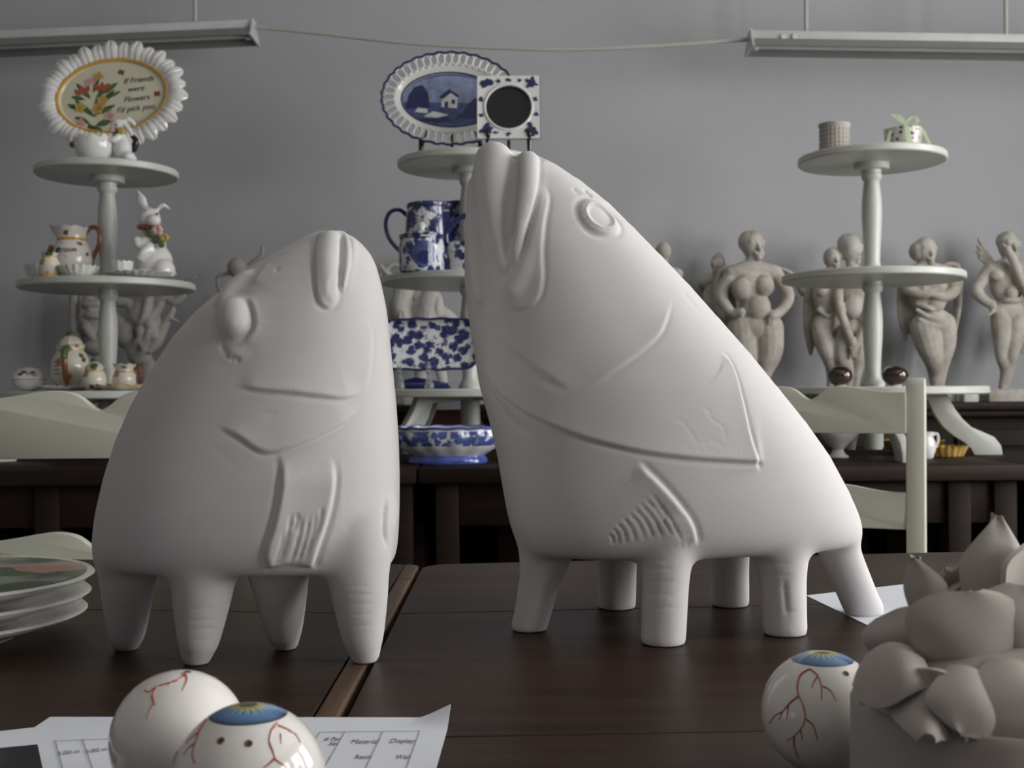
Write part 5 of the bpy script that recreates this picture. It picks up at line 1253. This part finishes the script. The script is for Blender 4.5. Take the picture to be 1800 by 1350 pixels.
def shaker(center_px, r_px, Y, label, iris=True, veins=(), holes=()):
    C = at(*center_px, Y); R = r_px * pxm(Y); zc = TZ + R * .965
    root = thing('eyeball_shaker', label, 'salt shaker', (C.x, C.y, TZ + .0004), 0, 'eyeball shakers')
    S = Vector((0, 0, R * .965))
    prof = [(R * .26, 0), (R * .27, R * .004)] + [(R * math.sin(a), R * .965 - R * math.cos(a)) for a in np.linspace(.29, PI, 40)]
    prof[-1] = (.0001, prof[-1][1])
    MB().lathe(prof, 72).build('ball', M['eye_white'], root, smooth_deg=80)
    if iris:
        rows = [(R * 1.004 * math.sin(a), R * 1.004 * math.cos(a)) for a in np.linspace(.53, .0, 14)]
        rows[-1] = (.0001, rows[-1][1])
        o = MB().lathe(rows, 64).build('iris', M['iris'], root, smooth_deg=80); o.location = S
        o.scale = (1, 1, 1)
    W = Vector((C.x, C.y, TZ + .0004)) + S
    def on_ball(px, py):
        d = ray(px, py).normalized(); oc = CAM - W; b_ = d.dot(oc); c_ = oc.dot(oc) - R * R; D = b_ * b_ - c_
        if D < 0: q = CAM + d * (-b_); return (q - W).normalized() * R + W
        return CAM + d * (-b_ - math.sqrt(D))
    for pts, w in veins:
        Q = catmull(pts, max(6, 4 * len(pts))); P_ = [on_ball(*p) for p in Q]
        P_ = [S + (p - W) for p in P_]
        MB().tube(P_, [w * (1 - .55 * i / (len(P_) - 1)) for i in range(len(P_))], 6).build('vein', M['vein'], root)
    for px, py in holes:
        p = on_ball(px, py) - W; n_ = p.normalized()
        rot = n_.to_track_quat('Z', 'Y').to_matrix()
        MB().lathe([(.0021, 0), (.0019, .0003), (.0010, .0001), (.0001, -.0005)], 16, c=S + p, rot=rot).build('pouring_hole', M['hole'], root)
    return root
va = [([(488, 1272), (478, 1285), (474, 1305), (480, 1322), (484, 1335)], .0009), ([(488, 1275), (505, 1282), (520, 1292), (528, 1306)], .0007), ([(493, 1290), (494, 1308)], .0005), ([(484, 1332), (470, 1345), (462, 1349)], .0007), ([(484, 1335), (498, 1345), (506, 1349)], .0006), ([(508, 1286), (522, 1290)], .0004),
      ([(362, 1266), (352, 1282), (344, 1302), (338, 1325), (342, 1342)], .0009), ([(352, 1284), (338, 1296), (328, 1306)], .0006), ([(343, 1306), (332, 1314), (322, 1328)], .0006), ([(306, 1318), (303, 1330), (304, 1345)], .0006)]
shaker((437, 1366), 134, .642, 'blue-irised eyeball shaker sitting on the printed paper, with two pouring holes', True, va, ((388, 1302), (437, 1307)))
vb = [([(325, 1182), (320, 1192), (300, 1200), (278, 1206), (262, 1216), (254, 1214)], .0008), ([(276, 1206), (268, 1222), (270, 1236), (264, 1248), (259, 1264)], .0008), ([(268, 1228), (273, 1240)], .0005), ([(302, 1199), (296, 1206)], .0006), ([(326, 1184), (328, 1196), (320, 1214)], .0006), ([(260, 1207), (254, 1215)], .0005), ([(380, 1186), (384, 1194)], .0004)]
shaker((314, 1291), 118, .722, 'eyeball shaker with red veins on top and no iris showing', False, vb, ((298, 1179), (330, 1181)))
vc = [([(1423, 1176), (1408, 1186), (1402, 1204), (1404, 1222), (1412, 1240), (1415, 1262), (1408, 1280), (1396, 1294), (1382, 1302)], .0008), ([(1403, 1224), (1388, 1236), (1376, 1250), (1362, 1258), (1352, 1272)], .0008), ([(1386, 1240), (1382, 1266)], .0005), ([(1376, 1250), (1369, 1266)], .0005), ([(1424, 1176), (1438, 1188), (1444, 1208), (1444, 1230)], .0007), ([(1438, 1188), (1430, 1200), (1427, 1210)], .0006), ([(1446, 1206), (1460, 1214), (1470, 1232)], .0006), ([(1415, 1262), (1430, 1276), (1437, 1302)], .0006), ([(1396, 1294), (1396, 1312), (1404, 1334)], .0006), ([(1407, 1282), (1411, 1302)], .0005)]
shaker((1446, 1249), 106, .777, 'blue-irised eyeball shaker standing beside the white flower box', True, vc, ((1487, 1184), (1513, 1172)))

# ------------------------------------------------------------------ papers
def sheet_paper(name, label, corners_px, z, curl=None):
    P = [on_z(x, y, z) for x, y in corners_px]; c = sum(P, Vector()) / 4; c.z = TZ + .0003
    root = thing(name, label, 'paper', tuple(c))
    def f(u, v):
        p = lerp(lerp(P[0], P[1], u), lerp(P[3], P[2], u), v) - c
        if curl: p.z += curl(u, v)
        return p
    MB().sheet(f, 20, 14, .0003).build('sheet', M['paper'], root, smooth_deg=60)
    return root, f
z1 = TZ + .0007
far_l, far_r = on_z(88, 1261, z1), on_z(792, 1262, z1)
ru = (far_r - far_l).normalized(); rv = Vector((ru.y, -ru.x, 0))
nr_, nl_ = far_r + rv * .205, far_l + rv * .205
c = (far_l + far_r + nr_ + nl_) / 4; c.z = TZ + .0003
root = thing('printed_paper', 'white printed sheet with a Material column, lying under the eyeball shakers', 'paper', tuple(c))
f1 = lambda u, v: lerp(lerp(nl_, nr_, u), lerp(far_l, far_r, u), v) - c + Vector((0, 0, .0004 + .010 * max(0, u - .93) / .07 * max(0, v - .86) / .14))
MB().sheet(f1, 40, 20, .0003).build('sheet', M['paper'], root, smooth_deg=60)
W_ = (far_r - far_l).length
def on_sheet(px, py): p = on_z(px, py, z1 + .0002) - c; p.z = .0011; return p
def line(root, a, b_, w=.0006, mat='ink_line'):
    d = (b_ - a); m = MB(); m.box((a + b_) / 2, (d.length, w, .0001), rz=math.atan2(d.y, d.x)); m.build('ruled_line', M[mat], root)
M['ink_line'] = plain('ink_line', (.26, .27, .31), .7); M['ink_text'] = plain('ink_text', (.16, .16, .19), .7)
vx = [562, 606, 673, 738]
for x in vx:
    a = on_sheet(x, 1288 - (x - 606) * .02); line(root, a, a + rv * .14)
a, b_ = on_sheet(562, 1288), on_sheet(738, 1286); line(root, a, b_)
RZ = math.atan2(ru.y, ru.x)
def ptext(s, px, py, size, rt=None, mat='ink_text'):
    p = on_sheet(px, py); text_part(s, size, M[mat], rt or root, Matrix.Translation(p) @ Matrix.Rotation(RZ, 4, 'Z') @ Matrix.Diagonal((.42, 1, 1, 1)), shear=.1, thick=.00003)
ptext('# Per', 583, 1303, .0125); ptext('Set', 585, 1311, .0125); ptext('Material', 640, 1308, .0145); ptext('Display', 706, 1307, .0145)
ptext('1', 578, 1335, .013); ptext('Resin', 637, 1335, .013); ptext('Wall', 707, 1335, .013)
# second sheet, on top of the first at the left
z2 = TZ + .0016
A_, B_ = on_z(-150, 1304, z2), on_z(205, 1263, z2)
u2 = (B_ - A_).normalized(); v2 = Vector((u2.y, -u2.x, 0)); c2 = (A_ + B_) / 2 + v2 * .1; c2.z = TZ + .0009
root2 = thing('printed_paper', 'white printed sheet with a dark photograph, beside the iris-less eyeball', 'paper', tuple(c2))
f2 = lambda u, v: lerp(A_, B_, u) + v2 * (.2 * (1 - v)) - c2 + Vector((0, 0, .0006))
MB().sheet(f2, 20, 12, .0003).build('sheet', M['paper'], root2, smooth_deg=60)
def on2(px, py): p = on_z(px, py, z2) - c2; p.z = .0018; return p
for x in (97, 145, 194):
    a = on2(x, 1304 - (x - 97) * .04); m = MB(); d = v2 * .12; m.box(a + d / 2, (d.length, .0006, .0001), rz=math.atan2(d.y, d.x)); m.build('ruled_line', M['ink_line'], root2)
a, b_ = on2(97, 1305), on2(194, 1301); d = b_ - a; m = MB(); m.box((a + b_) / 2, (d.length, .0006, .0001), rz=math.atan2(d.y, d.x)); m.build('ruled_line', M['ink_line'], root2)
def photo_mat():
    t = NT('photo_print'); x, y, z = t.sep(t.co())[:3]; f, _ = t.noise(t.co(), 18, 3)
    cc = t.ramp(f, [(.45, (.012, .012, .014)), (.62, (.05, .05, .055)), (.75, (.12, .12, .12))]); return t.done(cc, .4, .4)
M['photo'] = photo_mat()
q = [on2(-60, 1323), on2(66, 1311), on2(66, 1311) + v2 * .12, on2(-60, 1323) + v2 * .12]
m = MB(); m.prism([(p.x, p.y) for p in q], .0015, .0018, lambda a_, b2, d_: Vector((a_, b2, d_))); m.build('photograph', M['photo'], root2, smooth_deg=0)
RZ2 = math.atan2(u2.y, u2.x)
for s, px, py in (('3.00 in', 121, 1328), ('2.00 in', 170, 1324)):
    text_part(s, .012, M['ink_text'], root2, Matrix.Translation(on2(px, py)) @ Matrix.Rotation(RZ2, 4, 'Z') @ Matrix.Diagonal((.45, 1, 1, 1)), shear=.1, thick=.00003)
# sheet under the tail leg of the tall fish
q = [on_z(1417, 1047, TZ), on_z(1592, 1027, TZ)]
u3 = (q[1] - q[0]).normalized(); e3 = (on_z(1545, 1109, TZ) - q[0]).normalized(); 
P3 = [q[0], q[0] + e3 * .30, q[0] + e3 * .30 + u3 * .21, q[0] + u3 * .21]; c3 = sum(P3, Vector()) / 4; c3.z = TZ
root3 = thing('blank_paper', 'blank white sheet lying under the tail leg of the tall fish', 'paper', tuple(c3))
MB().prism([((p - c3).x, (p - c3).y) for p in P3], .0001, .0003, lambda a_, b2, d_: Vector((a_, b2, d_))).build('sheet', M['paper'], root3, smooth_deg=0)

# ------------------------------------------------------------------ bisque flower box at the right
BY = .66; bc = at(1756, 1250, BY); BR = 254 * pxm(BY); PS = .825
FB = Vector((bc.x, bc.y, TZ + .0004))
root = thing('flower_box', 'unglazed white ceramic box with a large open blossom as its lid', 'box', tuple(FB))
rim_z = at(1500, 1232, BY).z - FB.z
MB().lathe([(BR * .90, 0), (BR * .97, .004), (BR * 1.0, rim_z * .4), (BR * .995, rim_z - .004), (BR * .97, rim_z), (BR * .8, rim_z)], 96, rf=lambda t, i, r, z: (r * (1 + .012 * math.cos(7 * t + 1)), z)).build('box_body', M['bisque'], root, smooth_deg=60)
lz = rim_z
MB().lathe([(BR * .955, lz), (BR * .96, lz + .003), (BR * .93, lz + .010), (BR * .80, lz + .022), (BR * .5, lz + .032), (.001, lz + .036)], 96, rf=lambda t, i, r, z: (r * (1 + .02 * math.cos(5 * t)), z)).build('lid', M['bisque'], root, smooth_deg=60)
def petal(base, tip, width, bulge, side=None, cup=.3, name='petal', thick=.0032, tipw=.35, curl=0.0):
    """base, tip: points in the world; bulge: vector pushing the middle out"""
    width *= PS; bulge = Vector(bulge) * PS; b_, t_ = Vector(base) - FB, Vector(tip) - FB
    ax_ = (t_ - b_); L = ax_.length; a = ax_.normalized()
    bl = Vector(bulge); nrm = (bl - a * bl.dot(a)); nrm = nrm.normalized() if nrm.length > 1e-6 else Vector((0, -1, 0))
    sd = a.cross(nrm).normalized() if side is None else Vector(side).normalized()
    def f(u, v):
        e_ = max(0, v - .62) / .38 * .94
        w = width * (math.sin(PI * (.14 + .52 * v)) ** .8) * (1 - e_ ** (1.15 + 1.6 * tipw)) ** (.45 + .5 * (1 - tipw))
        s = (u - .5) * 2
        p = b_ + ax_ * v + bl * math.sin(PI * v) + sd * (w * .5 * s) + nrm * (-cup * w * (s * s) * .5) + nrm * (curl * v ** 3)
        p += nrm * (.0015 * math.cos(PI * s + v * 4) * v)
        return p
    return MB().sheet(f, 14, 18, thick).build(name, M['bisque'], root, smooth_deg=70)
Wp = lambda px, py, dy=0.0: at(px, py, BY + dy * PS)
petal(Wp(1748, 1130, .03), Wp(1756, 906, .045), .056, (.002, -.012, .0), cup=.55, tipw=.0)           # tallest pointed petal
petal(Wp(1800, 1130, .01), Wp(1822, 960, .03), .060, (.0, -.010, 0), cup=-.5, tipw=.2)
petal(Wp(1642, 1130, .00), Wp(1606, 980, .00), .034, (-.008, -.006, 0), cup=.9, tipw=.1)              # upright narrow left petal
petal(Wp(1690, 1120, .06), Wp(1668, 996, .05), .046, (.0, .010, 0), cup=.6, tipw=.5)                  # inner faces turned to the light
petal(Wp(1705, 1150, .04), Wp(1722, 1015, .04), .046, (.004, .010, 0), cup=.7, tipw=.5)
petal(Wp(1700, 1190, -.03), Wp(1696, 1040, -.035), .076, (0, -.010, .0), cup=.35, tipw=.9)              # broad front petal
petal(Wp(1605, 1165, -.01), Wp(1558, 1078, .0), .046, (-.004, -.008, .004), cup=.4, tipw=.9)            # round outer left petal
petal(Wp(1630, 1170, -.04), Wp(1502, 1215, -.03), .050, (.0, -.008, .014), cup=.35, tipw=.8)            # drooping left petal
petal(Wp(1650, 1175, -.055), Wp(1632, 1300, -.085), .044, (.004, .012, .0), cup=-.7, tipw=.2)            # folded front petal
petal(Wp(1715, 1175, -.055), Wp(1690, 1290, -.085), .050, (0, -.010, .004), cup=.5, tipw=.3)
petal(Wp(1790, 1160, -.05), Wp(1800, 1300, -.085), .066, (0, -.012, .006), cup=.3, tipw=.7)
petal(Wp(1775, 1160, -.02), Wp(1800, 1030, -.025), .058, (0.0, -.012, 0), cup=.4, tipw=.7)
petal(Wp(1850, 1150, -.02), Wp(1950, 1120, .0), .06, (0.0, -.010, .02), cup=.4, tipw=.6)
petal(Wp(1830, 1140, .04), Wp(1890, 1000, .06), .06, (0.0, -.010, .0), cup=.5, tipw=.5)
petal(Wp(1740, 1150, .07), Wp(1700, 1060, .10), .06, (0.0, .012, .0), cup=.4, tipw=.6)
MB().ball(Wp(1735, 1150, .02) - FB, (.030, .030, .030)).build('flower_heart', M['bisque'], root)

# ================================================================== sub-parts: hang small pieces on the part that carries them
SUB = {'lid_leaf': ('lid', 'body'), 'lid_knob': ('body',), 'handle_leaf': ('handle',), 'eye': ('rabbit',), 'collar_flower': ('collar',), 'collar_leaf': ('collar',), 'screw': ('housing',), 'tube_holder': ('tube',),
       'medallion_scene': ('medallion',), 'pouring_hole': ('ball',), 'vein': ('ball',), 'ruled_line': ('sheet',), 'photograph': ('sheet',), 'embossed_square': ('body',), 'painted_band': ('body',), 'black_mark': ('card',),
       'printed_tulip': ('plate_disc',), 'printed_daffodil': ('plate_disc',), 'printed_blossom': ('plate_disc',), 'printed_leaves': ('plate_disc',), 'printed_butterfly': ('plate_disc',), 'printed_flower': ('frame',),
       'printed_sky': ('well',), 'printed_ground': ('well',), 'printed_trees': ('well',), 'printed_house': ('well',), 'printed_roof': ('well',), 'verse_line': ('body',), 'painted_flower': ('body',), 'seam': ('body',)}
for o in list(bpy.data.objects):
    st = o.name.split('.')[0]
    hosts = SUB.get(st) or (('plate_disc', 'body', 'sheet') if st == 'lettering' else None)
    if not hosts or o.parent is None: continue
    for h in hosts:
        c = [x for x in o.parent.children if x.name.split('.')[0] == h]
        if c: o.parent = c[0]; break
